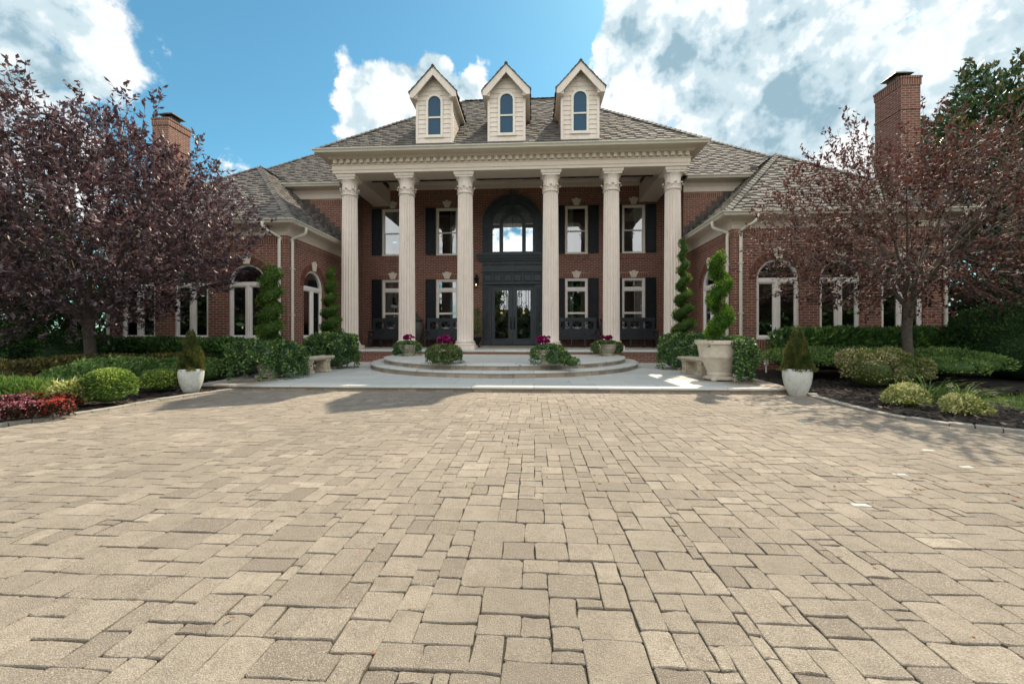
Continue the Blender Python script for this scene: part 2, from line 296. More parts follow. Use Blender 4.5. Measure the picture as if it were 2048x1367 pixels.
# ------------------------------------------------------------------ mesh helpers
class MB:
    """collects shapes, then links them as ONE mesh object"""
    def __init__(s): s.v = []; s.f = []; s.t = []; s.mi = []
    def add(s, verts, faces, tint=.5, mi=0):
        o = len(s.v); s.v.extend(verts); s.f.extend([tuple(i + o for i in f) for f in faces])
        s.t.extend([tint] * len(faces)); s.mi.extend([mi] * len(faces)); return s
    def quad(s, a, b, c, d, **k): return s.add([a, b, c, d], [(0, 1, 2, 3)], **k)
    def poly(s, pts, **k): return s.add(list(pts), [tuple(range(len(pts)))], **k)
    def box(s, x0, x1, y0, y1, z0, z1, ch=0., **k):
        if x0 > x1: x0, x1 = x1, x0
        if y0 > y1: y0, y1 = y1, y0
        if ch <= 0:
            v = [(x, y, z) for z in (z0, z1) for y in (y0, y1) for x in (x0, x1)]
            return s.add(v, [(0, 2, 3, 1), (4, 5, 7, 6), (0, 1, 5, 4), (2, 6, 7, 3), (0, 4, 6, 2), (1, 3, 7, 5)], **k)
        c = min(ch, (x1 - x0) * .45, (y1 - y0) * .45, (z1 - z0) * .45)
        X, Y, Z = (x0, x1), (y0, y1), (z0, z1); v = []; idx = {}
        for i in (0, 1):
            for j in (0, 1):
                for l in (0, 1):
                    sx, sy, sz = (1, -1)[i], (1, -1)[j], (1, -1)[l]
                    for a in range(3):
                        p = [X[i], Y[j], Z[l]]
                        q = [p[0] + sx * c, p[1] + sy * c, p[2] + sz * c]; q[a] = p[a]
                        idx[i, j, l, a] = len(v); v.append(tuple(q))
        f = []
        I = lambda i, j, l, a: idx[i, j, l, a]
        for e in (0, 1):
            f.append((I(e, 0, 0, 0), I(e, 1, 0, 0), I(e, 1, 1, 0), I(e, 0, 1, 0)))
            f.append((I(0, e, 0, 1), I(1, e, 0, 1), I(1, e, 1, 1), I(0, e, 1, 1)))
            f.append((I(0, 0, e, 2), I(1, 0, e, 2), I(1, 1, e, 2), I(0, 1, e, 2)))
        for i in (0, 1):
            for j in (0, 1):
                f.append((I(i, j, 0, 0), I(i, j, 1, 0), I(i, j, 1, 1), I(i, j, 0, 1)))
                f.append((I(i, 0, j, 0), I(i, 1, j, 0), I(i, 1, j, 2), I(i, 0, j, 2)))
                f.append((I(0, i, j, 1), I(1, i, j, 1), I(1, i, j, 2), I(0, i, j, 2)))
                for l in (0, 1): f.append((I(i, j, l, 0), I(i, j, l, 1), I(i, j, l, 2)))
        return s.add(v, f, **k)
    def prism(s, pts, d, **k):
        """closed polygon pts (3-D) pushed along d"""
        n = len(pts); d = Vector(d); a = [tuple(p) for p in pts]; b = [tuple(Vector(p) + d) for p in pts]
        f = [tuple(range(n - 1, -1, -1)), tuple(range(n, 2 * n))] + [(i, (i + 1) % n, n + (i + 1) % n, n + i) for i in range(n)]
        return s.add(a + b, f, **k)
    def sweep(s, prof, path, closed=False, caps=True, **k):
        """profile of (outward, z) swept along a plan path of (x, y), mitred; outward = right of travel"""
        P = [Vector((p[0], p[1])) for p in path]; n = len(P); rings = []
        for i in range(n):
            d0 = (P[i] - P[i - 1]).normalized() if (i > 0 or closed) else None
            d1 = (P[(i + 1) % n] - P[i]).normalized() if (i < n - 1 or closed) else None
            d0 = d0 or d1; d1 = d1 or d0
            n0, n1 = Vector((d0.y, -d0.x)), Vector((d1.y, -d1.x)); m = (n0 + n1); m = m / max(.2, m.dot(n0)) if m.length > 1e-6 else n0
            rings.append([(P[i].x + m.x * u, P[i].y + m.y * u, z) for u, z in prof])
        q = len(prof); v = [p for r in rings for p in r]; f = []
        for i in range(n if closed else n - 1):
            j = (i + 1) % n
            for a in range(q): f.append((i * q + a, j * q + a, j * q + (a + 1) % q, i * q + (a + 1) % q))
        if caps and not closed: f += [tuple(range(q)), tuple((n - 1) * q + a for a in range(q - 1, -1, -1))]
        return s.add(v, f, **k)
    def tube(s, pts, r, n=8, caps=True, **k):
        pts = [Vector(p) for p in pts]; m = len(pts); rr = r if isinstance(r, (list, tuple)) else [r] * m
        v = []; up = Vector((0, 0, 1)); prev = None
        for i, p in enumerate(pts):
            d = (pts[min(i + 1, m - 1)] - pts[max(i - 1, 0)])
            d = d.normalized() if d.length > 1e-9 else Vector((0, 0, 1))
            if prev is None:
                a = d.cross(up); a = a.normalized() if a.length > .05 else d.cross(Vector((1, 0, 0))).normalized()
            else:
                a = prev - d * prev.dot(d); a = a.normalized() if a.length > 1e-6 else d.orthogonal().normalized()
            prev = a; b = d.cross(a)
            for j in range(n):
                t = 2 * math.pi * j / n; v.append(tuple(p + (a * math.cos(t) + b * math.sin(t)) * rr[i]))
        f = [(i * n + j, i * n + (j + 1) % n, (i + 1) * n + (j + 1) % n, (i + 1) * n + j) for i in range(m - 1) for j in range(n)]
        if caps: f += [tuple(range(n - 1, -1, -1)), tuple((m - 1) * n + j for j in range(n))]
        return s.add(v, f, **k)
    def lathe(s, prof, c=(0, 0, 0), n=32, sx=1., sy=1., fn=None, **k):
        """profile of (radius, z) about the vertical axis at c; fn(angle, i) scales the radius"""
        v = []; m = len(prof)
        for i, (r, z) in enumerate(prof):
            for j in range(n):
                t = 2 * math.pi * j / n; q = r * (fn(t, i) if fn else 1.)
                v.append((c[0] + q * math.cos(t) * sx, c[1] + q * math.sin(t) * sy, c[2] + z))
        f = [(i * n + j, i * n + (j + 1) % n, (i + 1) * n + (j + 1) % n, (i + 1) * n + j) for i in range(m - 1) for j in range(n)]
        if prof[0][0] > 1e-4: f.append(tuple(range(n - 1, -1, -1)))
        if prof[-1][0] > 1e-4: f.append(tuple((m - 1) * n + j for j in range(n)))
        return s.add(v, f, **k)
    def bar(s, a, b, w, h, up=(0, 0, 1), **k):
        a, b = Vector(a), Vector(b); d = (b - a).normalized(); u = Vector(up); x = d.cross(u).normalized() * (w / 2); y = x.cross(d).normalized() * (h / 2)
        v = [tuple(p + i * x + j * y) for p in (a, b) for i, j in ((-1, -1), (1, -1), (1, 1), (-1, 1))]
        return s.add(v, [(3, 2, 1, 0), (4, 5, 6, 7), (0, 1, 5, 4), (1, 2, 6, 5), (2, 3, 7, 6), (3, 0, 4, 7)], **k)
    def arc_ring(s, cx, cz, r0, r1, y0, y1, a0=0., a1=math.pi, n=28, **k):
        """flat ring segment in the x-z plane, between y0 (front) and y1"""
        v = []; f = []
        for i in range(n + 1):
            t = a0 + (a1 - a0) * i / n; c, q = math.cos(t), math.sin(t)
            v += [(cx + r0 * c, y0, cz + r0 * q), (cx + r1 * c, y0, cz + r1 * q), (cx + r1 * c, y1, cz + r1 * q), (cx + r0 * c, y1, cz + r0 * q)]
        for i in range(n):
            for a in range(4): f.append((i * 4 + a, i * 4 + (a + 1) % 4, i * 4 + 4 + (a + 1) % 4, i * 4 + 4 + a))
        f += [(0, 1, 2, 3), (n * 4 + 3, n * 4 + 2, n * 4 + 1, n * 4)]
        return s.add(v, f, **k)
    def build(s, name, mat, parent=None, loc=(0, 0, 0), smooth=None, off=None, fix=True):
        me = bpy.data.meshes.new(name); o3 = Vector(off) if off is not None else None
        me.from_pydata([tuple(Vector(p) - o3) for p in s.v] if o3 else s.v, [], s.f)
        for mm in (mat if isinstance(mat, (list, tuple)) else [mat]): me.materials.append(MATS[mm])
        if any(s.mi): me.polygons.foreach_set('material_index', s.mi)
        at = me.attributes.new('tint', 'FLOAT', 'FACE'); at.data.foreach_set('value', s.t)
        if fix:
            bm = bmesh.new(); bm.from_mesh(me); bmesh.ops.recalc_face_normals(bm, faces=bm.faces)
            if smooth is not None:
                for fc in bm.faces: fc.smooth = True
                for e in bm.edges:
                    if len(e.link_faces) == 2 and e.calc_face_angle(0.) > R(smooth): e.smooth = False
            bm.to_mesh(me); bm.free()
        me.update()
        o = bpy.data.objects.new(name, me); COL.objects.link(o); o.location = loc
        if parent is not None: o.parent = parent
        return o

def thing(name, label, cat, loc=(0, 0, 0), rz=0., group=None):
    o = bpy.data.objects.new(name, None); COL.objects.link(o); o.location = loc; o.rotation_euler = (0, 0, rz)
    return tag(o, label, cat, group)
def tag(o, label, cat, group=None, kind=None):
    o['label'] = label; o['category'] = cat
    if group: o['group'] = group
    if kind: o['kind'] = kind
    return o
def struct(o, kind='structure', label=None, cat=None):
    o['kind'] = kind
    if label: o['label'] = label; o['category'] = cat
    return o

class Leaves:
    """leaf-sized faces: base point, direction, side, length, width, tint"""
    def __init__(s): s.P = []; s.D = []; s.S = []; s.L = []; s.W = []; s.T = []
    def add(s, P, D, S, L, W, T):
        n = len(P)
        for lst, x in ((s.P, P), (s.D, D), (s.S, S)): lst.append(np.asarray(x, float).reshape(n, 3))
        for lst, x in ((s.L, L), (s.W, W), (s.T, T)): lst.append(np.broadcast_to(np.asarray(x, float), (n,)).copy())
    def build(s, name, mat, parent=None, off=(0, 0, 0), loc=(0, 0, 0), fold=.25, core=None):
        P = np.concatenate(s.P) - np.array(off); D = unit(np.concatenate(s.D)); S = np.concatenate(s.S); S = unit(S - D * (S * D).sum(1, keepdims=True))
        L = np.concatenate(s.L)[:, None]; W = np.concatenate(s.W)[:, None]; T = np.concatenate(s.T); Nn = np.cross(D, S); n = len(P)
        V = np.empty((n, 4, 3)); V[:, 0] = P; V[:, 1] = P + D * L * .5 + S * W * .5 + Nn * W * fold; V[:, 2] = P + D * L; V[:, 3] = P + D * L * .5 - S * W * .5 + Nn * W * fold
        # two triangles along the midrib give each leaf a fold
        F = np.arange(n)[:, None] * 4 + np.array([[0, 1, 2, 0, 2, 3]])
        V = V.reshape(-1, 3); F = F.reshape(-1); nf = n * 2; T2 = np.repeat(T, 2); sizes = np.full(nf, 3)
        mats = [mat]; mi = np.zeros(nf, int)
        if core is not None:
            cv, cf, cm = core; o = len(V); V = np.vstack([V, np.array(cv) - np.array(off)])
            F = np.concatenate([F, np.concatenate([np.array(f) + o for f in cf])]); sizes = np.concatenate([sizes, [len(f) for f in cf]])
            T2 = np.concatenate([T2, np.full(len(cf), .25)]); mats.append(cm) if cm != mat else None; mi = np.concatenate([mi, np.full(len(cf), len(mats) - 1)])
        me = bpy.data.meshes.new(name); me.vertices.add(len(V)); me.vertices.foreach_set('co', V.ravel())
        me.loops.add(len(F)); me.loops.foreach_set('vertex_index', F); me.polygons.add(len(sizes))
        st = np.concatenate([[0], np.cumsum(sizes)[:-1]]); me.polygons.foreach_set('loop_start', st)
        me.polygons.foreach_set('material_index', mi); me.update(calc_edges=True)
        for mm in mats: me.materials.append(MATS[mm])
        at = me.attributes.new('tint', 'FLOAT', 'FACE'); at.data.foreach_set('value', T2)
        o = bpy.data.objects.new(name, me); COL.objects.link(o); o.location = loc
        if parent is not None: o.parent = parent
        return o
def unit(a): return a / np.maximum(np.linalg.norm(a, axis=-1, keepdims=True), 1e-9)
def rdir(n): return unit(rng.normal(size=(n, 3)))
def lump(p, s, seed=0.): return mnoise.noise(Vector((p[0] * s + seed, p[1] * s + seed * 1.7, p[2] * s - seed)))

# ------------------------------------------------------------------ the house
X0, YW = -0.9, 16.8          # centre line, porch wall plane
YS, YF = 15.2, 11.5          # main block front wall, wing front walls
ZP, ZT = 0.505, 0.10         # porch floor, terrace
XW0, XW1 = 6.47, 12.2        # wing walls, measured from the centre line
OFF = (0, YW, 0)
house = thing('brick_house', 'red brick mansion with six fluted cream columns, three dormers and grey shingle roofs', 'house', (X0, YW, 0))

def wall(mb, T, u0, u1, z0, z1, ops, depth=.14, back=.3):
    """wall face with openings (u centre, width, z0, z spring/top, arched); T maps (u, depth, z) to space"""
    us, zs = {u0, u1}, {z0, z1}; rects = []
    for (c, w, a, b, arch) in ops:
        t = b + (w / 2 if arch else 0); rects.append((c - w / 2, c + w / 2, a, t)); us |= {c - w / 2, c + w / 2}; zs |= {a, t}
    us, zs = sorted(us), sorted(zs)
    for i in range(len(us) - 1):
        for j in range(len(zs) - 1):
            cu, cz = (us[i] + us[i + 1]) / 2, (zs[j] + zs[j + 1]) / 2
            if any(r[0] < cu < r[1] and r[2] < cz < r[3] for r in rects): continue
            mb.quad(T(us[i], 0, zs[j]), T(us[i + 1], 0, zs[j]), T(us[i + 1], 0, zs[j + 1]), T(us[i], 0, zs[j + 1]))
    for (c, w, a, b, arch) in ops:
        pts = [(c - w / 2, a), (c - w / 2, b)]
        if arch:
            r = w / 2; N = 20; arc = [(c - r * math.cos(math.pi * k / N), b + r * math.sin(math.pi * k / N)) for k in range(N + 1)]
            for k in range(N):
                (ua, za), (ub, zb) = arc[k], arc[k + 1]
                mb.quad(T(ua, 0, za), T(ub, 0, zb), T(ub, 0, b + r), T(ua, 0, b + r))
            pts += arc[1:-1]
        pts += [(c + w / 2, b), (c + w / 2, a)]
        for k in range(len(pts)):
            p, q = pts[k], pts[(k + 1) % len(pts)]
            mb.quad(T(p[0], 0, p[1]), T(p[0], depth, p[1]), T(q[0], depth, q[1]), T(q[0], 0, q[1]))

TF = lambda y: (lambda u, d, z: (u, y + d, z))
UPW = [(-5.15, .94), (-2.80, .94), (2.68, .94), (5.04, .94)]
WINGW = {1: [(7.70, 1.16), (9.36, 1.08), (11.0, 1.08)], -1: [(-7.70, 1.16), (-9.46, 1.08), (-11.15, 1.08)]}
INNERW = {1: (12.95, 1.16), -1: (12.95, 1.16)}
ZUP, ZLO, ZSIL, ZSPR = (4.40, 6.42), (1.25, 3.38), .90, 2.56
E_R, E_S = 1.28, 5.64        # entry arch: half width, spring height

mb = MB()
wall(mb, TF(YW), -XW0, XW0, .0, 7.6, [(c, w, *ZUP, False) for c, w in UPW] + [(c, w, *ZLO, False) for c, w in UPW] + [(0, 1.9, .56, E_S, True)])
for s in (-1, 1):
    a, b = sorted((s * XW0, s * 11.1))
    wall(mb, TF(YS), a, b, 3.2, 6.75, [])
    mb.quad((s * XW0, YS, 0), (s * XW0, YW, 0), (s * XW0, YW, 7.4), (s * XW0, YS, 7.4))
    mb.quad((s * 11.1, YS, 3.), (s * 11.1, 24.4, 3.), (s * 11.1, 24.4, 6.75), (s * 11.1, YS, 6.75))
    a, b = sorted((s * XW0, s * XW1))
    wall(mb, TF(YF), a, b, -.15, 4.3, [(c, w, ZSIL, ZSPR, True) for c, w in WINGW[s]])
    TI = (lambda s: (lambda u, d, z: (s * (XW0 + d), u, z)))(s)
    wall(mb, TI, YF, YS, -.15, 4.3, [(INNERW[s][0], INNERW[s][1], ZSIL, ZSPR, True)])
    mb.quad((s * XW1, YF, -.15), (s * XW1, 18., -.15), (s * XW1, 18., 4.3), (s * XW1, YF, 4.3))
    mb.quad((s * 11.1, 18, -.15), (s * XW1, 18, -.15), (s * XW1, 18, 4.3), (s * 11.1, 18, 4.3))
    mb.quad((s * 11.1, 18, -.15), (s * 11.1, 24.4, -.15), (s * 11.1, 24.4, 3.), (s * 11.1, 18, 3.))
mb.quad((-11.1, 24.4, -.15), (11.1, 24.4, -.15), (11.1, 24.4, 6.75), (-11.1, 24.4, 6.75))
# quoin-free corner piers and the porch foundation
mb.box(-5.98, 5.98, 13.25, YW - .01, -.1, ZP - .075)
mb.build('wall', 'brick', house, off=OFF, fix=False)

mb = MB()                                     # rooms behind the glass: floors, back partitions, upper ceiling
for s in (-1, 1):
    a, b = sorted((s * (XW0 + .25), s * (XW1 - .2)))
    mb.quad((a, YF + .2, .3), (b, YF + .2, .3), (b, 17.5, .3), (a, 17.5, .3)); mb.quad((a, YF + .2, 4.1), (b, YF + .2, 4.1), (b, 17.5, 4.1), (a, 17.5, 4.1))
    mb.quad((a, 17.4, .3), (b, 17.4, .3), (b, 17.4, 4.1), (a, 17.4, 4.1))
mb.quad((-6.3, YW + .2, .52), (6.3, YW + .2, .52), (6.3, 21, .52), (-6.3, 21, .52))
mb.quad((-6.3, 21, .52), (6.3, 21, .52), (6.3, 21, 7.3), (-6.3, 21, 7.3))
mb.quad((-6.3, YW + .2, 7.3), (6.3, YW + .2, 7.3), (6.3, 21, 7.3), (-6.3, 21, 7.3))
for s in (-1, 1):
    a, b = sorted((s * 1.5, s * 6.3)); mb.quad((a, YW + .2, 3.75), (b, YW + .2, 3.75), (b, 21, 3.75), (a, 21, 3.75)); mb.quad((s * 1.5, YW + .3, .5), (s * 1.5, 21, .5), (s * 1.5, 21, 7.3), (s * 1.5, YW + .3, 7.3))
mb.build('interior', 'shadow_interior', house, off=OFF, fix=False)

mb = MB()                                     # soldier courses: under the eaves, over and under the windows
for s in (-1, 1):
    a, b = sorted((s * (XW0 - .004), s * (XW1 + .004)))
    mb.sweep([(0, 3.74), (.006, 3.74), (.006, 3.985), (0, 3.985)], [(s * XW0, YS), (s * XW0, YF), (s * XW1, YF)] if s > 0 else [(s * XW1, YF), (s * XW0, YF), (s * XW0, YS)])
    mb.box(s * (XW0 + .01), s * 11.0, YS - .006, YS, 6.12, 6.36)
    for c, w in WINGW[s]: mb.box(c - w / 2 - .02, c + w / 2 + .02, YF - .03, YF, ZSIL - .30, ZSIL - .02)
    y, w = INNERW[s]; mb.box(s * XW0, s * (XW0 - .03), y - w / 2 - .02, y + w / 2 + .02, ZSIL - .30, ZSIL - .02)
mb.box(-XW0, XW0, YW - .006, YW, 7.0, 7.23)
for c, w in UPW:
    for z0, z1 in (ZUP, ZLO):
        mb.prism([(c - w / 2 - .03, YW - .008, z1 + .01), (c + w / 2 + .03, YW - .008, z1 + .01), (c + w / 2 + .12, YW - .008, z1 + .23), (c - w / 2 - .12, YW - .008, z1 + .23)], (0, .008, 0))
        mb.box(c - w / 2 - .03, c + w / 2 + .03, YW - .03, YW, z0 - .20, z0 - .01)
mb.box(-5.99, 5.99, 13.235, 13.25, ZP - .125, ZP - .075)
mb.build('soldier_course', 'soldier_brick', house, off=OFF)

# ---- windows ---------------------------------------------------------------
def keystone(mb, cx, y, z0, h, w0, w1):
    for k, (a, b, hh, pr) in enumerate(((-.5, -.17, .86, .03), (-.165, .165, 1., .05), (.17, .5, .86, .03))):
        mb.prism([(cx + a * w0, y - pr, z0), (cx + b * w0, y - pr, z0), (cx + b * w1, y - pr, z0 + h * hh), (cx + a * w1, y - pr, z0 + h * hh)], (0, pr, 0))

def curtain(parent, x0, x1, z0, z1, y, n=7, gather=0.):
    m = MB(); N = 60; row = []
    for i in range(N + 1):
        t = i / N; x = x0 + (x1 - x0) * t; row.append((x, y + .035 * math.sin(t * n * 2 * math.pi) + .012 * math.sin(t * n * 5.3 + 1)))
    for i in range(N):
        (xa, ya), (xb, yb) = row[i], row[i + 1]; m.quad((xa, ya, z0), (xb, yb, z0), (xb, yb, z1), (xa, ya, z1))
    o = m.build('curtain', 'curtain', parent, fix=False)
    for p in o.data.polygons: p.use_smooth = True
    return o

def sash_window(c, w, z0, z1, lower, curt):
    f = MB(); h = w / 2
    for a, b in ((-h, -h + .065), (h - .065, h)): f.box(a, b, .03, .14, z0 + .06, z1 - .06)
    f.box(-h, h, .03, .14, z1 - .065, z1); f.box(-h - .0, h + .0, -.02, .14, z0, z0 + .06)
    i0 = h - .065; panes = []
    def sash(a, b, y):
        f.box(-i0, -i0 + .04, y, y + .035, a, b); f.box(i0 - .04, i0, y, y + .035, a, b); f.box(-i0 + .04, i0 - .04, y, y + .035, a, a + .04); f.box(-i0 + .04, i0 - .04, y, y + .035, b - .04, b)
        panes.append((-i0 + .04, i0 - .04, a + .04, b - .04, y + .018))
    if lower:
        f.box(-i0, i0, .045, .12, z1 - .50, z1 - .40)
        sash(z1 - .40, z1 - .065, .07); sash(1.93, z1 - .50, .07); sash(z0 + .06, 1.93, .075)
    else:
        m = (z0 + z1) / 2 - .05
        sash(m, z1 - .065, .06); sash(z0 + .06, m + .03, .10)
    wo = f.build('window', 'cream_frame' if not lower else 'white_frame', house, (c, 0, 0))
    p = MB()
    for a, b, q, r, y in panes: p.quad((a, y, q), (b, y, q), (b, y, r), (a, y, r))
    p.build('pane', 'window_glass', wo, fix=False)
    if curt & 1: curtain(wo, -h + .05, -h + .05 + w * .34, z0, z1, .26, 4)
    if curt & 2: curtain(wo, h - .05 - w * .36, h - .05, z0, z1, .26, 4)
    k = MB(); keystone(k, 0, 0, z1 + .02, .30, .19, .40); k.build('keystone', 'keystone', wo)
    return wo

def shutter(cx, z0, z1, w=.42):
    m = MB(); m.box(cx - w / 2, cx + w / 2, YW - .035, YW - .008, z0, z1, ch=.004)
    st = .055; mid = z0 + (z1 - z0) * .52
    for a, b in ((cx - w / 2, cx - w / 2 + st), (cx + w / 2 - st, cx + w / 2)): m.box(a, b, YW - .055, YW - .036, z0 + .001, z1 - .001, ch=.004)
    for a, b in ((z0, z0 + .09), (mid - .04, mid + .04), (z1 - .07, z1)): m.box(cx - w / 2 + st, cx + w / 2 - st, YW - .053, YW - .036, a, b, ch=.004)
    for a, b in ((z0 + .09, mid - .04), (mid + .04, z1 - .07)):
        m.prism([(cx - w / 2 + st + .02, YW - .036, a + .02), (cx + w / 2 - st - .02, YW - .036, a + .02), (cx + w / 2 - st - .02, YW - .036, b - .02), (cx - w / 2 + st + .02, YW - .036, b - .02)], (0, -.012, 0))
    m.build('shutter', 'black_paint', house, off=OFF)

for i, (c, w) in enumerate(UPW):
    sash_window(c, w, *ZUP, False, (3, 2, 1, 2)[i]); sash_window(c, w, *ZLO, True, (1, 2, 1, 2)[i])
    for s in (-1, 1):
        for z0, z1 in (ZUP, ZLO): shutter(c + s * (w / 2 + .235), z0 + .03, z1 + .01)

def arch_window(loc, rz, w):
    f = MB(); h = w / 2; fr = .062; zs = ZSPR
    f.box(-h, -h + fr, .04, .14, ZSIL + .05, zs); f.box(h - fr, h, .04, .14, ZSIL + .05, zs)
    f.arc_ring(0, zs, h - fr, h, .04, .14, n=30)
    f.box(-h + fr, h - fr, .035, .13, zs - .075, zs + .045)
    f.box(-.065, .065, .045, .125, ZSIL + .05, zs - .075); f.box(-.018, .018, .03, .045, ZSIL + .05, zs - .075)
    f.box(-h - .01, h + .01, -.03, .14, ZSIL - .02, ZSIL + .05)
    for a, b in ((-h + fr, -.065), (.065, h - fr)):
        f.box(a, a + .035, .06, .11, ZSIL + .05, zs - .075); f.box(b - .035, b, .06, .11, ZSIL + .05, zs - .075)
        f.box(a + .035, b - .035, .06, .11, ZSIL + .05, ZSIL + .10); f.box(a + .035, b - .035, .06, .11, zs - .115, zs - .075)
    wo = f.build('window', 'white_frame', house, loc); wo.rotation_euler = (0, 0, rz)
    p = MB()
    for a, b in ((-h + fr + .035, -.1), (.1, h - fr - .035)): p.quad((a, .085, ZSIL + .1), (b, .085, ZSIL + .1), (b, .085, zs - .115), (a, .085, zs - .115))
    r = h - fr; p.poly([(r * math.cos(math.pi * k / 24), .09, zs + .045 + (r - .045) * math.sin(math.pi * k / 24)) for k in range(25)])
    p.build('pane', 'window_glass', wo, fix=False)
    a = MB(); r0, r1 = h + .012, h + .225; n = 30; rr = random.Random(int(w * 1000 + loc[0] * 77))
    for k in range(n):
        t0, t1 = math.pi * (k + .06) / n, math.pi * (k + .94) / n; q = []
        for t, r in ((t0, r0), (t1, r0), (t1, r1), (t0, r1)): q.append((r * math.cos(t), -.014, zs + r * math.sin(t)))
        a.prism(q, (0, .02, 0), tint=rr.random())
    a.build('brick_arch', 'arch_brick', wo)
    m2 = MB(); m2.arc_ring(0, zs, h, h + .235, -.005, .0, n=30); m2.build('arch_mortar', 'mortar', wo)
    kx = MB(); keystone(kx, 0, -.014, zs + h - .01, .32, .17, .30); kx.build('keystone', 'keystone', wo)

for s in (-1, 1):
    for c, w in WINGW[s]: arch_window((c, YF - YW, 0), 0, w)
    arch_window((s * XW0, INNERW[s][0] - YW, 0), R(-90) * s, INNERW[s][1])

# ---- entry ------------------------------------------------------------------
def flutes(mb, x0, x1, z0, z1, y, n=5):
    mb.box(x0, x1, y - .03, y, z0, z1); g = (x1 - x0 - .05) / n
    for k in range(n): mb.box(x0 + .025 + g * k + g * .18, x0 + .025 + g * k + g * .82, y - .055, y - .031, z0 + .06, z1 - .06, ch=.012)
mb = MB(); Y = YW
for s in (-1, 1):
    a, b = sorted((s * .955, s * E_R))
    flutes(mb, a, b, 4.45, E_S - .06, Y - .02); mb.box(a - .01, b + .01, Y - .075, Y, E_S - .06, E_S - .002)
    flutes(mb, a, b, .75, 3.12, Y - .02); mb.box(a - .012, b + .012, Y - .085, Y, .56, .75, ch=.01)
for r0, r1, pr in ((1.20, 1.28, .11), (1.125, 1.198, .075), (1.05, 1.123, .10), (.955, 1.048, .055)): mb.arc_ring(0, E_S, r0, r1, Y - pr, Y + .06, n=44)
mb.prism([(-.09, Y - .16, E_S + 1.10), (.09, Y - .16, E_S + 1.10), (.14, Y - .16, E_S + 1.36), (-.14, Y - .16, E_S + 1.36)], (0, .16, 0))
mb.tube([(-.13, Y - .15, E_S + 1.37), (.13, Y - .15, E_S + 1.37)], .05, 12); mb.tube([(-.10, Y - .165, E_S + 1.12), (.10, Y - .165, E_S + 1.12)], .035, 12)
# belt: cornice, dentils, frieze, panels
mb.sweep([(.02, 4.12), (.09, 4.12), (.10, 4.18), (.14, 4.24), (.15, 4.30), (.19, 4.36), (.19, 4.42), (.02, 4.44)], [(-E_R - .04, Y), (-E_R - .04, Y - .02), (E_R + .04, Y - .02), (E_R + .04, Y)])
mb.box(-E_R, E_R, Y - .05, Y + .06, 3.13, 4.12)
n = 19
for k in range(n): mb.box(-E_R + (k + .25) * 2 * E_R / n, -E_R + (k + .75) * 2 * E_R / n, Y - .135, Y - .051, 3.96, 4.09)
mb.box(-E_R - .02, E_R + .02, Y - .12, Y - .051, 3.66, 3.72, ch=.01); mb.box(-E_R - .02, E_R + .02, Y - .10, Y - .051, 3.14, 3.22, ch=.01)
for k in range(6):
    cx = -1.05 + k * .42
    for a, b, q, r in ((-.17, .17, .13, .16), (-.17, .17, -.16, -.13), (-.17, -.14, -.13, .13), (.14, .17, -.13, .13)): mb.box(cx + a, cx + b, Y - .10, Y - .051, 3.435 + q, 3.435 + r, ch=.008)
# arched window bars
mb.arc_ring(0, E_S, .85, .953, Y + .0, Y + .10, n=40); mb.arc_ring(0, E_S, .40, .56, Y - .01, Y + .09, n=30)
for s in (-1, 1):
    a, b = sorted((s * .85, s * .953)); mb.box(a, b, Y, Y + .10, 4.44, E_S)
    a, b = sorted((s * .40, s * .56)); mb.box(a, b, Y - .01, Y + .09, 4.53, E_S)
    a, b = sorted((s * .56, s * .85)); mb.box(a, b, Y + .005, Y + .09, E_S - .10, E_S + .03)
mb.box(-.95, .95, Y - .01, Y + .1, 4.44, 4.53); mb.box(-.05, .05, Y, Y + .08, E_S + .56, E_S + .86)
for s in (-1, 1): mb.box(s * .953, s * .90, Y + .02, Y + .14, .56, 3.13)
mb.box(-.90, .90, Y + .02, Y + .14, 3.05, 3.13)
entry = mb.build('door_surround', 'entry_paint', house, off=OFF)
p = MB()
p.poly([(-.40, Y + .04, 4.53), (.40, Y + .04, 4.53)] + [(.40 * math.cos(math.pi * k / 24), Y + .04, E_S + .40 * math.sin(math.pi * k / 24)) for k in range(25)])
for s in (-1, 1):
    p.quad((s * .56, Y + .045, 4.53), (s * .85, Y + .045, 4.53), (s * .85, Y + .045, E_S - .1), (s * .56, Y + .045, E_S - .1))
for k in range(24):
    t0, t1 = math.pi * k / 24, math.pi * (k + 1) / 24; q = [(r * math.cos(t), Y + .045, E_S + r * math.sin(t)) for r, t in ((.56, t0), (.85, t0), (.85, t1), (.56, t1))]; p.poly(q)
p.build('arched_window', 'sky_glass', entry, off=OFF, fix=False)
m_ = MB()
for sg in (-1, 1):
    for k in range(40):
        def sw(t): return (sg * (.02 + .86 * t), E_S + .86 - .95 * (1 - t) ** 1.6 * 1.0)
        (xa, za), (xb, zb) = sw(k / 40), sw((k + 1) / 40); ya, yb = Y + .16 + .03 * math.sin(k * 1.3), Y + .16 + .03 * math.sin((k + 1) * 1.3)
        m_.quad((xa, ya, za), (xb, yb, zb), (xb, yb, E_S + .9), (xa, ya, E_S + .9)) if False else m_.quad((xa, ya, 4.5), (xb, yb, 4.5), (xb, yb, E_S + .9), (xa, ya, E_S + .9))
m_.build('sheer_curtain', 'sheer', entry, off=OFF, fix=False)
def spiral(cx, cz, r, turns, a0, sgn, y, n=26):
    return [(cx + r * (1 - .8 * k / n) * math.cos(a0 + sgn * turns * 2 * math.pi * k / n), y, cz + r * (1 - .8 * k / n) * math.sin(a0 + sgn * turns * 2 * math.pi * k / n)) for k in range(n + 1)]
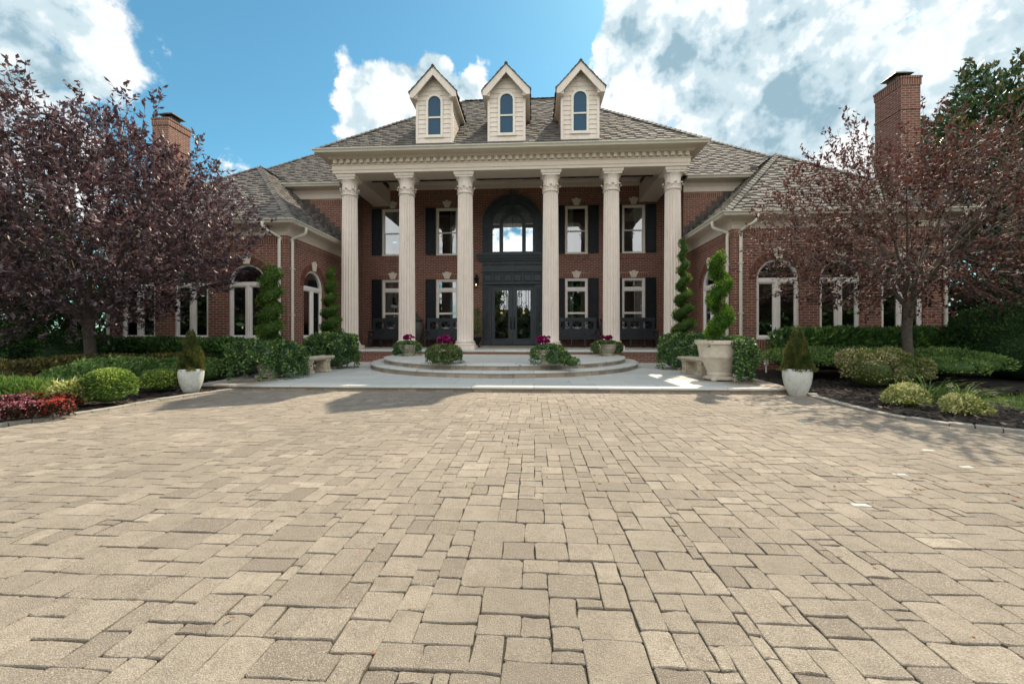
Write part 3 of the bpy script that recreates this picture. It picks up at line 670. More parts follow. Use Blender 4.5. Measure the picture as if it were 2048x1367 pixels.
for s in (-1, 1):
    d = MB(); a, b = sorted((s * .006, s * .895)); y0 = Y + .05; gx = s * .47; g0, g1 = gx - .285, gx + .285
    d.box(a, g0, y0, y0 + .06, .585, 3.045); d.box(g1, b, y0, y0 + .06, .585, 3.045); d.box(g0, g1, y0, y0 + .06, .585, .86); d.box(g0, g1, y0, y0 + .06, 2.90, 3.045)
    for u0, u1, z0, z1 in ((g0 - .03, g0, .83, 2.93), (g1, g1 + .03, .83, 2.93), (g0, g1, .83, .86), (g0, g1, 2.90, 2.93)): d.box(u0, u1, y0 - .018, y0 - .001, z0, z1)
    leaf = d.build('front_door', 'entry_paint', house, off=OFF)
    gq = MB(); gq.quad((g0, y0 + .035, .86), (g1, y0 + .035, .86), (g1, y0 + .035, 2.9), (g0, y0 + .035, 2.9)); gq.build('pane', 'window_glass', leaf, off=OFF, fix=False)
    g = MB(); yy = y0 + .008; q = .0125
    for k in (-.20, -.10, .10, .20): g.tube([(gx + k, yy, 2.05 if abs(k) < .15 else 1.25), (gx + k, yy, 2.9)], q, 6)
    for t in (-1, 1):
        for cz, r, a0 in ((1.93, .10, 0), (1.68, .11, 1.2), (2.2, .09, -1.0), (1.2, .12, .6), (1.0, .09, 2.4)):
            g.tube(spiral(gx + t * (.13 if r > .095 else .09), cz, r, 1.35, math.pi / 2 if t > 0 else math.pi / 2, -t if a0 < 1 else t, yy), q, 6)
        g.tube([(gx + t * .26, yy, .88), (gx + t * .24, yy, 1.3), (gx + t * .10, yy, 1.6), (gx, yy, 1.9)], q, 6)
        g.tube([(gx + t * .02, yy, 1.93), (gx + t * .12, yy, 2.25), (gx + t * .06, yy, 2.42), (gx, yy, 2.30)], q, 6)
    g.tube(spiral(gx - s * .14, 2.72, .12, 1.4, math.pi / 2, s, yy), q * 1.2, 6); g.tube([(gx - s * .26, yy, 2.7), (gx - s * .26, yy, 1.6), (gx, yy, 1.3), (gx, yy, .88)], q, 6)
    g.build('grille', 'iron', leaf, off=OFF, smooth=50)
    br = MB(); br.add([], []); bt = [(.062, 0), (.058, .012), (.03, .022), (0.0005, .03)]
    for i in range(3):
        for j in range(20):
            t0, t1 = 2 * math.pi * j / 20, 2 * math.pi * (j + 1) / 20; (r0, h0), (r1, h1) = bt[i], bt[i + 1]
            br.quad(*[(gx + r * math.cos(t) * (1 + .1 * math.cos(8 * t)), yy - .005 - h, 1.93 + r * math.sin(t) * (1 + .1 * math.cos(8 * t))) for r, h, t in ((r0, h0, t0), (r0, h0, t1), (r1, h1, t1), (r1, h1, t0))])
    br.build('rosette', 'brass', leaf, off=OFF, smooth=60)
    h = MB(); hx = s * .07; h.tube([(hx, y0 - .002, 1.32), (hx, y0 - .06, 1.34), (hx, y0 - .065, 1.5), (hx, y0 - .06, 1.68), (hx, y0 - .002, 1.70)], .012, 8); h.box(hx - .028, hx + .028, y0 - .012, y0 - .001, 1.25, 1.78, ch=.006); h.build('handle', 'iron', leaf, off=OFF, smooth=50)

# ---- porch floor, columns, entablature ------------------------------------------
mb = MB()
mb.sweep([(-.3, ZP - .075), (.02, ZP - .075), (.045, ZP - .055), (.05, ZP - .03), (.035, ZP - .008), (.02, ZP), (-.3, ZP)], [(-5.98, YW - .01), (-5.98, 13.25), (5.98, 13.25), (5.98, YW - .01)])
mb.box(-5.7, 5.7, 13.54, YW - .01, ZP - .07, ZP - .002)
mb.build('porch_floor', 'terrace_stone', house, off=OFF)
mb = MB(); mb.box(-1.35, 1.35, YW - .42, YW + .05, ZP - .001, ZP + .055, ch=.012); mb.build('doorstep', 'riser_stone', house, off=OFF)

def column_shaft():
    m = MB(); n = 20; per = 6; N = n * per; zs = [0, .04, .5, 1.2, 2.0, 2.8, 3.6, 4.4, 4.98, 5.04]; rad = lambda t: .283 - .030 * (t ** 1.6)
    prof = [(rad(z / 5.04), z) for z in zs]
    def fl(t, i):
        if i in (0, len(zs) - 1): return 1.
        k = (t * n / (2 * math.pi)) % 1.0; k = abs(k - .5) * 2
        return 1. - .135 * math.sqrt(max(0., 1 - (k / .82) ** 2)) if k < .82 else 1.
    m.lathe(prof, (0, 0, 0), N, fn=fl); return m
shaft_me = capital_me = base_me = None
COLX = (-5.56, -3.52, -1.47, 1.47, 3.52, 5.56); YC = 13.66; ZC = ZP + .30
for i, cx in enumerate(COLX):
    if i == 0:
        o = column_shaft().build('column', 'column_paint', house, smooth=40); shaft_me = o.data
        b = MB(); b.box(-.375, .375, -.375, .375, -.30, -.16, ch=.008)
        b.lathe([(.30, -.16), (.352, -.158), (.37, -.135), (.372, -.115), (.36, -.09), (.325, -.078), (.312, -.07), (.312, -.06), (.322, -.052), (.338, -.04), (.34, -.025), (.33, -.008), (.30, 0), (.2, 0)], (0, 0, 0), 48)
        ob = b.build('column_base', 'column_paint', o, smooth=35); base_me = ob.data
        c = MB(); Z = 5.04; n = 16
        c.lathe([(.2, Z - .0), (.275, Z), (.285, Z + .012), (.285, Z + .03), (.262, Z + .04), (.258, Z + .05)], (0, 0, 0), 48)
        c.lathe([(.258, Z + .05), (.252, Z + .20), (.248, Z + .36), (.26, Z + .44), (.30, Z + .50), (.318, Z + .525), (.2, Z + .526)], (0, 0, 0), 96, fn=lambda t, i: 1 - (.05 * max(0, math.cos(16 * t)) if i in (1, 2, 3) else 0))
        for k in range(n):            # acanthus leaves curling out
            t = 2 * math.pi * k / n; big = k % 2 == 0; h = .20 if big else .13; wv = .048
            for q in range(6):
                f0, f1 = q / 6, (q + 1) / 6
                def pt(f, s):
                    r = .263 + .012 * f + (.055 * max(0, f - .6) / .4 if big else .03 * max(0, f - .6) / .4); z = Z + .05 + h * (f if f < .88 else .88 - (f - .88) * 1.2); w = wv * math.sin(math.pi * min(1, .25 + .75 * (1 - f * .62)))
                    a = t + s * w / r; rr = r + (.006 if s == 0 else 0); return (rr * math.cos(a), rr * math.sin(a), z)
                c.quad(pt(f0, -1), pt(f0, 0), pt(f1, 0), pt(f1, -1)); c.quad(pt(f0, 0), pt(f0, 1), pt(f1, 1), pt(f1, 0))
            if big: c.tube([((.325) * math.cos(t + d), (.325) * math.sin(t + d), Z + .215) for d in (-.085, 0, .085)], .024, 7)
        za = Z + .526
        c.prism([(-.30, -.30, za), (.30, -.30, za), (.30, .30, za), (-.30, .30, za)], (0, 0, .055)); c.sweep([(-.3, za + .055), (.02, za + .055), (.045, za + .10), (.05, za + .13), (.05, za + .16), (-.3, za + .16)], [(-.30, -.30), (.30, -.30), (.30, .30), (-.30, .30)][::1], closed=True)
        oc = c.build('capital', 'column_paint', o, smooth=40); capital_me = oc.data
        o.location = (cx, YC - YW, ZC)
    else:
        o2 = bpy.data.objects.new('column', shaft_me); COL.objects.link(o2); o2.parent = house; o2.location = (cx, YC - YW, ZC); o2.rotation_euler = (0, 0, math.pi / 2 * i)
        for nm, me in (('column_base', base_me), ('capital', capital_me)):
            q = bpy.data.objects.new(nm, me); COL.objects.link(q); q.parent = o2
ZE = ZC + 5.04 + .526 + .16    # underside of the entablature
mb = MB(); PATH = [(-5.98, YW), (-5.98, 13.27), (5.98, 13.27), (5.98, YW)]
zt = 7.06
mb.sweep([(-.72, ZE), (0, ZE), (0, ZE + .10), (.018, ZE + .10), (.018, ZE + .235), (.035, ZE + .245), (.05, ZE + .27), (.03, ZE + .285), (0, ZE + .29), (0, zt - .08), (.09, zt - .075), (.12, zt - .03), (.14, zt), (-.72, zt)], PATH)
mb.build('entablature', 'cream_paint', house, off=OFF)
mb = MB(); nd = 52
for k in range(nd):                        # dentils are one carved band
    cx = -5.87 + k * (11.74 / (nd - 1)); mb.box(cx - .058, cx + .058, 13.27 - .085, 13.269, ZE + .315, zt - .085); mb.box(cx - .062, cx + .062, 13.27 - .095, 13.27 - .0852, ZE + .312, ZE + .36)
mb.build('dentil_band', 'cream_paint', house, off=OFF)
mb = MB()
zc = 7.44; mb.quad((-5.3, 13.9, zc), (5.3, 13.9, zc), (5.3, YW, zc), (-5.3, YW, zc))
mb.sweep([(-.05, 7.21), (.02, 7.21), (.03, 7.24), (.03, 7.40), (.08, 7.44), (-.05, 7.46)], [(-5.3, YW), (5.3, YW)])
mb.box(-5.28, 5.28, 13.80, 13.97, 7.03, 7.46)
mb.box(-5.25, 5.25, 13.97, YW, 7.445, 7.47)
for s in (-1, 1): mb.box(s * 5.26, s * 6.02, 13.5, YW - .01, 7.062, 7.20)
mb.build('porch_ceiling', 'cream_paint', house, off=OFF)

# ---- eaves: soffits, coves, gutters ------------------------------------------------
def gutter(path, z, d=.10):
    m = MB(); m.sweep([(0, z - d), (.045, z - d), (.055, z - d * .75), (.075, z - d * .45), (.11, z - d * .25), (.115, z), (.10, z), (.09, z - .03), (0, z - .03)], path); return m.build('gutter', 'gutter_paint', house, off=OFF)
GP = [(-6.34, 16.0), (-6.34, 12.86), (6.34, 12.86), (6.34, 16.0)]
gutter(GP, 7.16)
mb = MB(); mb.sweep([(-.40, 7.062), (.0, 7.062), (.0, 7.15), (-.40, 7.15)], GP); mb.build('soffit', 'cream_paint', house, off=OFF)
for s in (-1, 1):
    a, b = sorted((s * XW0, s * 11.45)); gutter([(a, 14.82), (b, 14.82)], 6.80)
    m = MB(); m.sweep([(-.38, 6.34), (-.36, 6.34), (-.35, 6.52), (-.33, 6.56), (-.30, 6.66), (0, 6.69), (0, 6.79), (-.38, 6.79)], [(a, 14.82), (b, 14.82)]); m.build('frieze', 'cream_paint', house, off=OFF)
    pth = [(s * 6.10, YS), (s * 6.10, 11.14), (s * 12.57, 11.14), (s * 12.57, 18.1)]
    pth = pth if s > 0 else pth[::-1]
    gutter(pth, 4.36)
    m = MB(); m.sweep([(-.375, 3.98), (-.345, 3.98), (-.335, 4.09), (-.30, 4.17), (-.24, 4.215), (-.10, 4.235), (0, 4.245), (0, 4.35), (-.375, 4.35)], pth); m.build('frieze', 'cream_paint', house, off=OFF)
def downspout(pts, r=.045):
    m = MB(); P = [Vector(p) for p in pts]; Q = []
    for i in range(len(P) - 1):
        a, b = P[i], P[i + 1]; n = 6
        p0 = P[i - 1] if i > 0 else a; p3 = P[i + 2] if i + 2 < len(P) else b
        for k in range(n):
            t = k / n; Q.append(.5 * ((2 * a) + (b - p0) * t + (2 * p0 - 5 * a + 4 * b - p3) * t * t + (3 * a - p0 - 3 * b + p3) * t ** 3))
    Q.append(P[-1]); m.tube(Q, r, 10)
    for z in (3.0, 1.6): 
        if abs(P[-2].z - P[-1].z) > 2: m.box(P[-1].x - r - .012, P[-1].x + r + .012, P[-1].y - r - .006, P[-1].y + r + .012, z, z + .03)
    m.build('downspout', 'gutter_paint', house, off=OFF, smooth=50)
for s in (-1, 1):
    x = s * (XW0 + .20); downspout([(s * 6.92, 11.07, 4.27), (s * 6.92, 11.07, 4.16), (s * 6.86, 11.14, 4.06), (x, YF - .055, 3.92), (x, YF - .05, 3.80), (x, YF - .05, 3.5), (x, YF - .05, .05)])
    y = YF + .20; downspout([(s * 6.03, 11.75, 4.27), (s * 6.03, 11.75, 4.16), (s * 6.10, 11.75, 4.06), (s * (XW0 - .055), y, 3.92), (s * (XW0 - .05), y, 3.80), (s * (XW0 - .05), y, 3.5), (s * (XW0 - .05), y, .05)])
    x = s * (XW1 - .12); downspout([(x + s * .1, 11.07, 4.27), (x + s * .1, 11.07, 4.14), (x + s * .06, 11.2, 4.04), (x, YF - .055, 3.92), (x, YF - .05, 3.80), (x, YF - .05, 3.5), (x, YF - .05, .05)])

# ---- roofs: real shingle tabs over every slope ------------------------------------
def clip_range(poly, v):
    xs = []
    for i in range(len(poly)):
        (u0, v0), (u1, v1) = poly[i], poly[(i + 1) % len(poly)]
        if (v0 - v) * (v1 - v) <= 0 and abs(v1 - v0) > 1e-9: xs.append(u0 + (u1 - u0) * (v - v0) / (v1 - v0))
    return (min(xs), max(xs)) if len(xs) >= 2 else None
def shingles(mb, pts, row=.19, tab=.26, rr=random.Random(3)):
    """pts: planar polygon, first edge is the eave"""
    P = [Vector(p) for p in pts]; U = (P[1] - P[0]).normalized(); Nn = None
    for p in P[2:]:
        c = U.cross(p - P[0])
        if c.length > 1e-3: Nn = c.normalized(); break
    if Nn.z < 0: Nn = -Nn
    V = Nn.cross(U); V = V if V.z > 0 else -V
    uv = [((p - P[0]).dot(U), (p - P[0]).dot(V)) for p in P]
    at = lambda u, v, h: tuple(P[0] + U * u + V * v + Nn * h)
    mb.poly([tuple(p - Nn * .01) for p in P], tint=0.)
    vmax = max(v for _, v in uv); k = 0; v = 0.
    while v < vmax - .02:
        rg = clip_range(uv, min(v + row * .5, vmax - .01))
        if rg and rg[1] - rg[0] > .05:
            u = rg[0] - rr.random() * tab; hi = rr.random() < .5
            while u < rg[1]:
                w = tab * rr.uniform(.75, 1.3); a, b = max(u, rg[0]), min(u + w - .006, rg[1])
                if b - a > .02:
                    h = .023 if hi else .012; dv = rr.uniform(-.006, .006) if hi else row * .46; t = rr.uniform(.45, .85); tp = v + row * (1.03 if hi else 1.0)
                    rt = clip_range(uv, min(tp, vmax - .001)) or (a, b); a2, b2 = min(max(a, rt[0]), b), max(min(b, rt[1]), a)
                    q = [at(a, v + dv, h), at(b, v + dv, h), at(b2, min(tp, vmax), .004), at(a2, min(tp, vmax), .004), at(a, v + dv, -.005), at(b, v + dv, -.005)]
                    mb.add(q, [(0, 1, 2, 3), (4, 5, 1, 0), (4, 0, 3), (5, 2, 1)], tint=t)
                u += w; hi = not hi
        v += row; k += 1
def ridge_caps(mb, a, b, rr=random.Random(5), w=.13):
    a, b = Vector(a), Vector(b); d = (b - a); L = d.length; d.normalize(); s = d.cross(Vector((0, 0, 1))).normalized(); n = max(2, int(L / .2))
    for k in range(n):
        p, q = a + d * (L * k / n), a + d * (L * (k + 1.25) / n); t = rr.random(); h0, h1 = .05, .03
        v = [tuple(p - s * w + Vector((0, 0, -w * .62 + h0))), tuple(p + Vector((0, 0, h0 + .012))), tuple(p + s * w + Vector((0, 0, -w * .62 + h0))), tuple(q - s * w + Vector((0, 0, -w * .62 + h1))), tuple(q + Vector((0, 0, h1))), tuple(q + s * w + Vector((0, 0, -w * .62 + h1)))]
        v += [tuple(Vector(x) - Vector((0, 0, .03))) for x in v[:3]]
        mb.add(v, [(0, 1, 4, 3), (1, 2, 5, 4), (6, 7, 1, 0), (7, 8, 2, 1)], tint=t)
PT = .93; D = 4.30
def hip(pt): return pt
mb = MB(); ze = 7.165; xe, yf = 6.36, 12.84
rx, ry, rz_ = xe - D, yf + D, ze + PT * D
shingles(mb, [(-xe, yf, ze), (xe, yf, ze), (rx, ry, rz_), (-rx, ry, rz_)])
shingles(mb, [(-xe, 21, ze), (-xe, yf, ze), (-rx, ry, rz_), (-rx, 21, rz_)]); shingles(mb, [(xe, yf, ze), (xe, 21, ze), (rx, 21, rz_), (rx, ry, rz_)])
mb.quad((-rx, ry, rz_), (rx, ry, rz_), (rx, 21, rz_), (-rx, 21, rz_))
ridge_caps(mb, (-xe, yf, ze), (-rx, ry, rz_)); ridge_caps(mb, (xe, yf, ze), (rx, ry, rz_)); ridge_caps(mb, (-rx, ry, rz_), (rx, ry, rz_))
# main block
xm, ym, zm, DM, PM = 11.5, 14.80, 6.80, 4.75, .90
zr = zm + PM * DM
shingles(mb, [(-xm, ym, zm), (xm, ym, zm), (xm - DM, ym + DM, zr), (-xm + DM, ym + DM, zr)])
for s in (-1, 1):
    shingles(mb, [(s * xm, ym, zm), (s * xm, ym + 2 * DM, zm), (s * (xm - DM), ym + DM, zr)])
    ridge_caps(mb, (s * xm, ym, zm), (s * (xm - DM), ym + DM, zr))
mb.poly([(-xm, ym + 2 * DM, zm), (xm, ym + 2 * DM, zm), (xm - DM, ym + DM, zr), (-xm + DM, ym + DM, zr)])
# wings
zw, PWg = 4.365, .90; wx0, wx1, wy = 6.08, 12.59, 11.12; H = (wx1 - wx0) / 2; zwr = zw + PWg * H
for s in (-1, 1):
    c = s * (wx0 + H)
    a, b = sorted((s * wx0, s * wx1)); shingles(mb, [(a, wy, zw), (b, wy, zw), (c, wy + H, zwr)])
    for x, yb in ((s * wx0, YS - .01), (s * wx1, 18.1)):
        shingles(mb, [(x, wy, zw), (x, 17.6 if x == s * wx1 else 18.1, zw), (c, 18.1, zwr), (c, wy + H, zwr)][::1]) if x == s * wx1 else shingles(mb, [(x, wy, zw), (x, YS, zw), (s * 9.0, YS, zw + PWg * (9.0 - wx0)), (c, YS, zwr), (c, wy + H, zwr)])
        ridge_caps(mb, (x, wy, zw), (c, wy + H, zwr))
    ridge_caps(mb, (c, wy + H, zwr), (c, 17.5, zwr))
    mb.poly([(s * wx1, 18.1, zw), (c, 18.1, zwr), (c, 18.1, zw)])
roof = mb.build('roof', 'shingle', house, off=OFF, fix=False)
for s in (-1, 1):                              # stepped dark flashing where wing roofs meet the main wall
    mb = MB()
    for k in range(13):
        x = 6.5 + k * .20; z = zw + PWg * (x - wx0); a, b = sorted((s * x, s * (x + .24))); mb.box(a, b, YS - .012 - .001 * (k % 2), YS - .002, z - .05, z + .33)
    mb.build('flashing', 'copper_cap', house, off=OFF)

# ---- dormers -----------------------------------------------------------------
def dormer(cx):
    y0 = 13.08; zb = 7.40; hw = .60; zeave = 9.02; zap = zeave + .60 * 1.07; m = MB(); h = .115; z = zb; k = 0
    roof_z = lambda y: 7.165 + .93 * (y - 12.84)
    wl, ws0, ws1, wr = .285, 7.60, 8.72, .285           # opening half width, sill, spring, radius
    while z < zap - .03:
        z1 = min(z + h * 1.35, zap - .03)
        def half(zz): return hw if zz <= zeave else max(.0, hw * (zap - zz) / (zap - zeave))
        def hole(zz):
            if zz <= ws0 - .03 or zz >= ws1 + wr: return 0.
            return wl if zz <= ws1 else math.sqrt(max(0., wr * wr - (zz - ws1) ** 2))
        for s in (-1, 1):
            o0, o1, i0, i1 = half(z), half(z1), min(hole(z), half(z)), min(hole(z1), half(z1))
            m.add([(cx + s * o0, y0 - .022, z), (cx + s * i0, y0 - .022, z), (cx + s * i1, y0 - .004, z1), (cx + s * o1, y0 - .004, z1), (cx + s * o0, y0, z), (cx + s * i0, y0, z)], [(0, 1, 2, 3), (4, 5, 1, 0)])
        z = z1
    for s in (-1, 1):                                    # cheeks with lap siding
        z = zb; x = cx + s * hw
        while z < zeave - .01:
            z1 = min(z + h, zeave); yb0, yb1 = max(y0 + .02, 12.84 + (z - 7.165) / .93), max(y0 + .02, 12.84 + (z1 - 7.165) / .93)
            m.add([(x + s * .02, y0, z), (x + s * .02, yb1 + .1, z), (x + s * .004, yb1 + .1, z1), (x + s * .004, y0, z1), (x, y0, z), (x, yb1 + .1, z)], [(0, 1, 2, 3), (4, 5, 1, 0)]); z = z1
        m.box(cx + s * (hw - .055), cx + s * (hw + .024), y0 - .03, y0 + .07, zb - .02, zeave + .05)
    m.box(cx - hw - .02, cx + hw + .02, y0 - .035, y0 - .0, zb - .05, zb + .06)
    m.box(cx - .2, cx + .2, y0 - .002, y0 + .02, ws1 + wr - .05, ws1 + wr + .2)
    d = m.build('dormer', 'column_paint', house, off=OFF)
    f = MB(); fw = .075
    for s in (-1, 1): f.box(cx + s * wl, cx + s * (wl - fw), y0 - .04, y0 + .03, ws0, ws1)
    f.arc_ring(cx, ws1, wr - fw, wr + .001, y0 - .04, y0 + .03, n=20); f.box(cx - wl - .04, cx + wl + .04, y0 - .06, y0 + .03, ws0 - .05, ws0); f.box(cx - wl + fw, cx + wl - fw, y0 - .03, y0 + .02, 8.20, 8.25)
    f.box(cx - wl + fw, cx + wl - fw, y0 - .035, y0 + .02, ws0, ws0 + .05); f.build('window_frame', 'cream_frame', d, off=OFF)
    p = MB(); r = wr - fw; p.poly([(cx - r, y0, ws0 + .05), (cx + r, y0, ws0 + .05)] + [(cx + r * math.cos(math.pi * k / 16), y0, ws1 + r * math.sin(math.pi * k / 16)) for k in range(17)]); p.build('pane', 'dormer_glass', d, off=OFF, fix=False)
    t = MB(); ex = .77; sl = (zap + .06 - (zeave - .12)) / ex
    for s in (-1, 1):                                    # rake boards and eave soffits
        a = [(cx, y0 - .25, zap + .10), (cx + s * ex, y0 - .25, zap + .10 - ex * 1.07), (cx + s * ex, y0 - .25, zap - .07 - ex * 1.07), (cx + s * (ex - .13), y0 - .25, zap - .07 - ex * 1.07), (cx, y0 - .25, zap - .16)]
        t.prism(a, (0, .045, 0)); yb = 12.84 + (zeave - .2 - 7.165) / .93
        t.prism([(cx + s * ex, y0 - .205, zap - .07 - ex * 1.07), (cx + s * ex, y0 - .205, zap - .03 - ex * 1.07), (cx + s * hw * .9, y0 - .205, zap - .03 - hw * .9 * 1.07), (cx + s * hw * .9, y0 - .205, zap - .07 - ex * 1.07)], (0, yb + .35 - y0 + .2, 0))
    t.build('rake_trim', 'column_paint', d, off=OFF)
    rf = MB(); yb = 12.84 + (zap + .1 - 7.165) / .93 + .1
    for s in (-1, 1):
        e = [(cx + s * (ex + .03), y0 - .28, zap + .125 - (ex + .03) * 1.07), (cx + s * (ex + .03), 12.84 + (zap + .1 - (ex + .03) * 1.07 - 7.165) / .93 + .15, zap + .125 - (ex + .03) * 1.07), (cx, yb, zap + .125), (cx, y0 - .28, zap + .125)]
        shingles(rf, e if s < 0 else e, .15, .2)
        rf.prism([(cx + s * (ex + .03), y0 - .28, zap + .10 - (ex + .03) * 1.07), (cx + s * (ex + .03), y0 - .28, zap + .125 - (ex + .03) * 1.07), (cx, y0 - .28, zap + .125), (cx, y0 - .28, zap + .10)], (0, .3, 0), tint=.1)
    ridge_caps(rf, (cx, y0 - .28, zap + .112), (cx, yb, zap + .112), w=.055); rf.build('dormer_roof', 'shingle', d, off=OFF, fix=False)
mm = Mt('dormer_glass'); mm.col((.010, .062, .125)); mm.rough(.12); mm.p.inputs['Specular IOR Level'].default_value = .28
for cx in (-2.40, 0.0, 2.40): dormer(cx)

# ---- chimneys -------------------------------------------------------------------
def chimney(x0, x1, y0, y1, ztop):
    m = MB(); m.box(x0, x1, y0, y1, -.1, ztop - .30); e = .02; m.box(x0 - e, x1 + e, y0 - e, y1 + e, ztop - 1.05, ztop - .99)
    c = m.build('chimney', 'brick', house, off=OFF)
    q = MB(); q.box(x0 - .02, x1 + .02, y0 - .02, y1 + .02, ztop - .30, ztop - .10); q.box(x0 - .035, x1 + .035, y0 - .035, y1 + .035, ztop - .10, ztop - .035); q.build('chimney_course', 'soldier_brick', c, off=OFF)
    q = MB(); cx, cy = (x0 + x1) / 2 - .0, (y0 + y1) / 2; q.box(x0 + .03, x1 - .03, y0 + .03, y1 - .03, ztop - .04, ztop, ch=.01)
    q.box(cx - .17, cx + .17, cy - .17, cy + .17, ztop, ztop + .17); q.box(cx - .12, cx + .12, cy - .12, cy + .12, ztop + .17, ztop + .21)
    q.add([(cx - .29, cy - .29, ztop + .20), (cx + .29, cy - .29, ztop + .20), (cx + .29, cy + .29, ztop + .20), (cx - .29, cy + .29, ztop + .20), (cx - .14, cy - .14, ztop + .33), (cx + .14, cy - .14, ztop + .33), (cx + .14, cy + .14, ztop + .33), (cx - .14, cy + .14, ztop + .33)], [(3, 2, 1, 0), (4, 5, 6, 7), (0, 1, 5, 4), (1, 2, 6, 5), (2, 3, 7, 6), (3, 0, 4, 7)])
    q.build('chimney_cap', 'copper_cap', c, off=OFF)
chimney(XW1 - .0, XW1 + .56, 12.9, 13.85, 9.0)
chimney(-XW1 - .62, -XW1 + .0, 13.6, 14.5, 8.85)

# ------------------------------------------------------------------ ground, drive, beds, terrace
mb = MB(); S = 900
for x0, x1, y0, y1 in ((-S, S, -S, S),): mb.quad((x0, y0, -.09), (x1, y0, -.09), (x1, y1, -.09), (x0, y1, -.09))
struct(mb.build('ground', 'grass_ground', fix=False))

CURB_L = [(-5.40, 7.02), (-5.52, 6.6), (-5.62, 6.1), (-5.66, 5.55), (-5.64, 5.1), (-5.68, 4.67), (-5.75, 4.29), (-5.84, 4.0), (-6.1, 3.4), (-6.7, 2.6), (-7.8, 1.8), (-9.6, 1.1), (-12.5, .7)]
CURB_R = [(4.66, 7.05), (4.48, 6.73), (4.38, 6.15), (4.32, 5.48), (4.38, 4.99), (4.54, 4.68), (4.76, 4.50), (5.0, 4.28), (5.5, 3.95), (6.3, 3.6), (7.6, 3.25), (9.5, 3.0), (12.5, 2.9)]
def resample(path, step):
    P = [Vector(p) for p in path]; Q = []
    for i in range(len(P) - 1):
        p0, a, b, p3 = P[max(i - 1, 0)], P[i], P[i + 1], P[min(i + 2, len(P) - 1)]
        for k in range(12):
            t = k / 12; Q.append(.5 * ((2 * a) + (b - p0) * t + (2 * p0 - 5 * a + 4 * b - p3) * t * t + (3 * a - p0 - 3 * b + p3) * t ** 3))
    Q.append(P[-1]); out = [Q[0]]; acc = 0.
    for i in range(1, len(Q)):
        acc += (Q[i] - Q[i - 1]).length
        if acc >= step: out.append(Q[i]); acc = 0.
    return out
DRIVE = [tuple(p) for p in CURB_L[::-1]] + [(-5.4, 7.1), (4.66, 7.1)] + [tuple(p) for p in CURB_R] + [(12.5, -4), (-12.5, -4)]
def inside(poly, x, y):
    c = False; n = len(poly); j = n - 1
    for i in range(n):
        xi, yi = poly[i]; xj, yj = poly[j]
        if (yi > y) != (yj > y) and x < (xj - xi) * (y - yi) / (yj - yi) + xi: c = not c
        j = i
    return c
mb = MB(); mb.poly([(x, y, -.010) for x, y in DRIVE]); struct(mb.build('drive_bed', 'joint_sand', fix=False))
# random-pattern cobble pavers: every stone has its own outline, height and tilt
U = .0505; GX0, GY0 = -10.6, -1.0; NX, NY = int(20.6 / U), int(8.06 / U)
occ = np.zeros((NX, NY), bool); pr = random.Random(11); mb = MB()
SIZES = [((4, 3), 26), ((3, 3), 28), ((3, 4), 6), ((5, 3), 9), ((2, 3), 24), ((4, 4), 5), ((3, 2), 14), ((2, 2), 9), ((4, 2), 9), ((2, 1), 7), ((5, 4), 5)]
def paver(x0, x1, y0, y1, tint, mi):
    w, d = x1 - x0, y1 - y0; g = .0030; c = min(w, d) * pr.uniform(.02, .08); z = pr.gauss(0, .0013); tx, ty = pr.gauss(0, .004), pr.gauss(0, .004)
    cx, cy = (x0 + x1) / 2, (y0 + y1) / 2; j = lambda s=.0022: pr.gauss(0, s)
    a, b, e, f = x0 + g, x1 - g, y0 + g, y1 - g
    a, b, e, f = x0 + .0014, x1 - .0014, y0 + .0028, y1 - .0028
    ring = [(a + c, e + j()), (cx + j(.01), e + j(.003)), (b - c, e + j()), (b + j(), e + c), (b + j(.003), cy + j(.01)), (b + j(), f - c), (b - c, f + j()), (cx + j(.01), f + j(.003)), (a + c, f + j()), (a + j(), f - c), (a + j(.003), cy + j(.01)), (a + j(), e + c)]
    n = len(ring); zf = lambda x, y: z + (x - cx) * tx + (y - cy) * ty; q = .0026
    ins = [(x + (q if x < cx else -q), y + (q if y < cy else -q)) for x, y in ring]
    v = [(x, y, zf(x, y)) for x, y in ins] + [(x, y, zf(x, y) - .003) for x, y in ring] + [(x, y, -.03) for x, y in ring]
    fs = [tuple(range(n))] + [(n + i, n + (i + 1) % n, (i + 1) % n, i) for i in range(n)] + [(2 * n + i, 2 * n + (i + 1) % n, n + (i + 1) % n, n + i) for i in range(n)]
    mb.add(v, fs, tint=tint, mi=mi)
names, wts = [s for s, _ in SIZES], [w for _, w in SIZES]
for jy in range(NY):
    for ix in range(NX):
        if occ[ix, jy]: continue
        for w, d in pr.choices(names, wts, k=7) + [(2, 2), (1, 2), (2, 1), (1, 1)]:
            if ix + w <= NX and jy + d <= NY and not occ[ix:ix + w, jy:jy + d].any():
                # avoid leaving one-cell slivers beside the stone
                if w > 1 and ix + w < NX and not occ[ix + w, jy] and ix + w + 1 < NX and occ[ix + w + 1, jy] and pr.random() < .8: continue
                occ[ix:ix + w, jy:jy + d] = True
                x0, y0 = GX0 + ix * U, GY0 + jy * U; cx, cy = x0 + w * U / 2, y0 + d * U / 2
                if inside(DRIVE, cx, cy) and cy < 7.02:
                    mi = 1 if (w * d <= 2 and w > 1 and pr.random() < .05) else 0
                    t = min(1, max(0, pr.gauss(.48, .21))); paver(x0, x0 + w * U, y0, y0 + d * U, t, mi)
                break
drv = mb.build('driveway', ['paver', 'pale_tile'], fix=False); struct(drv)

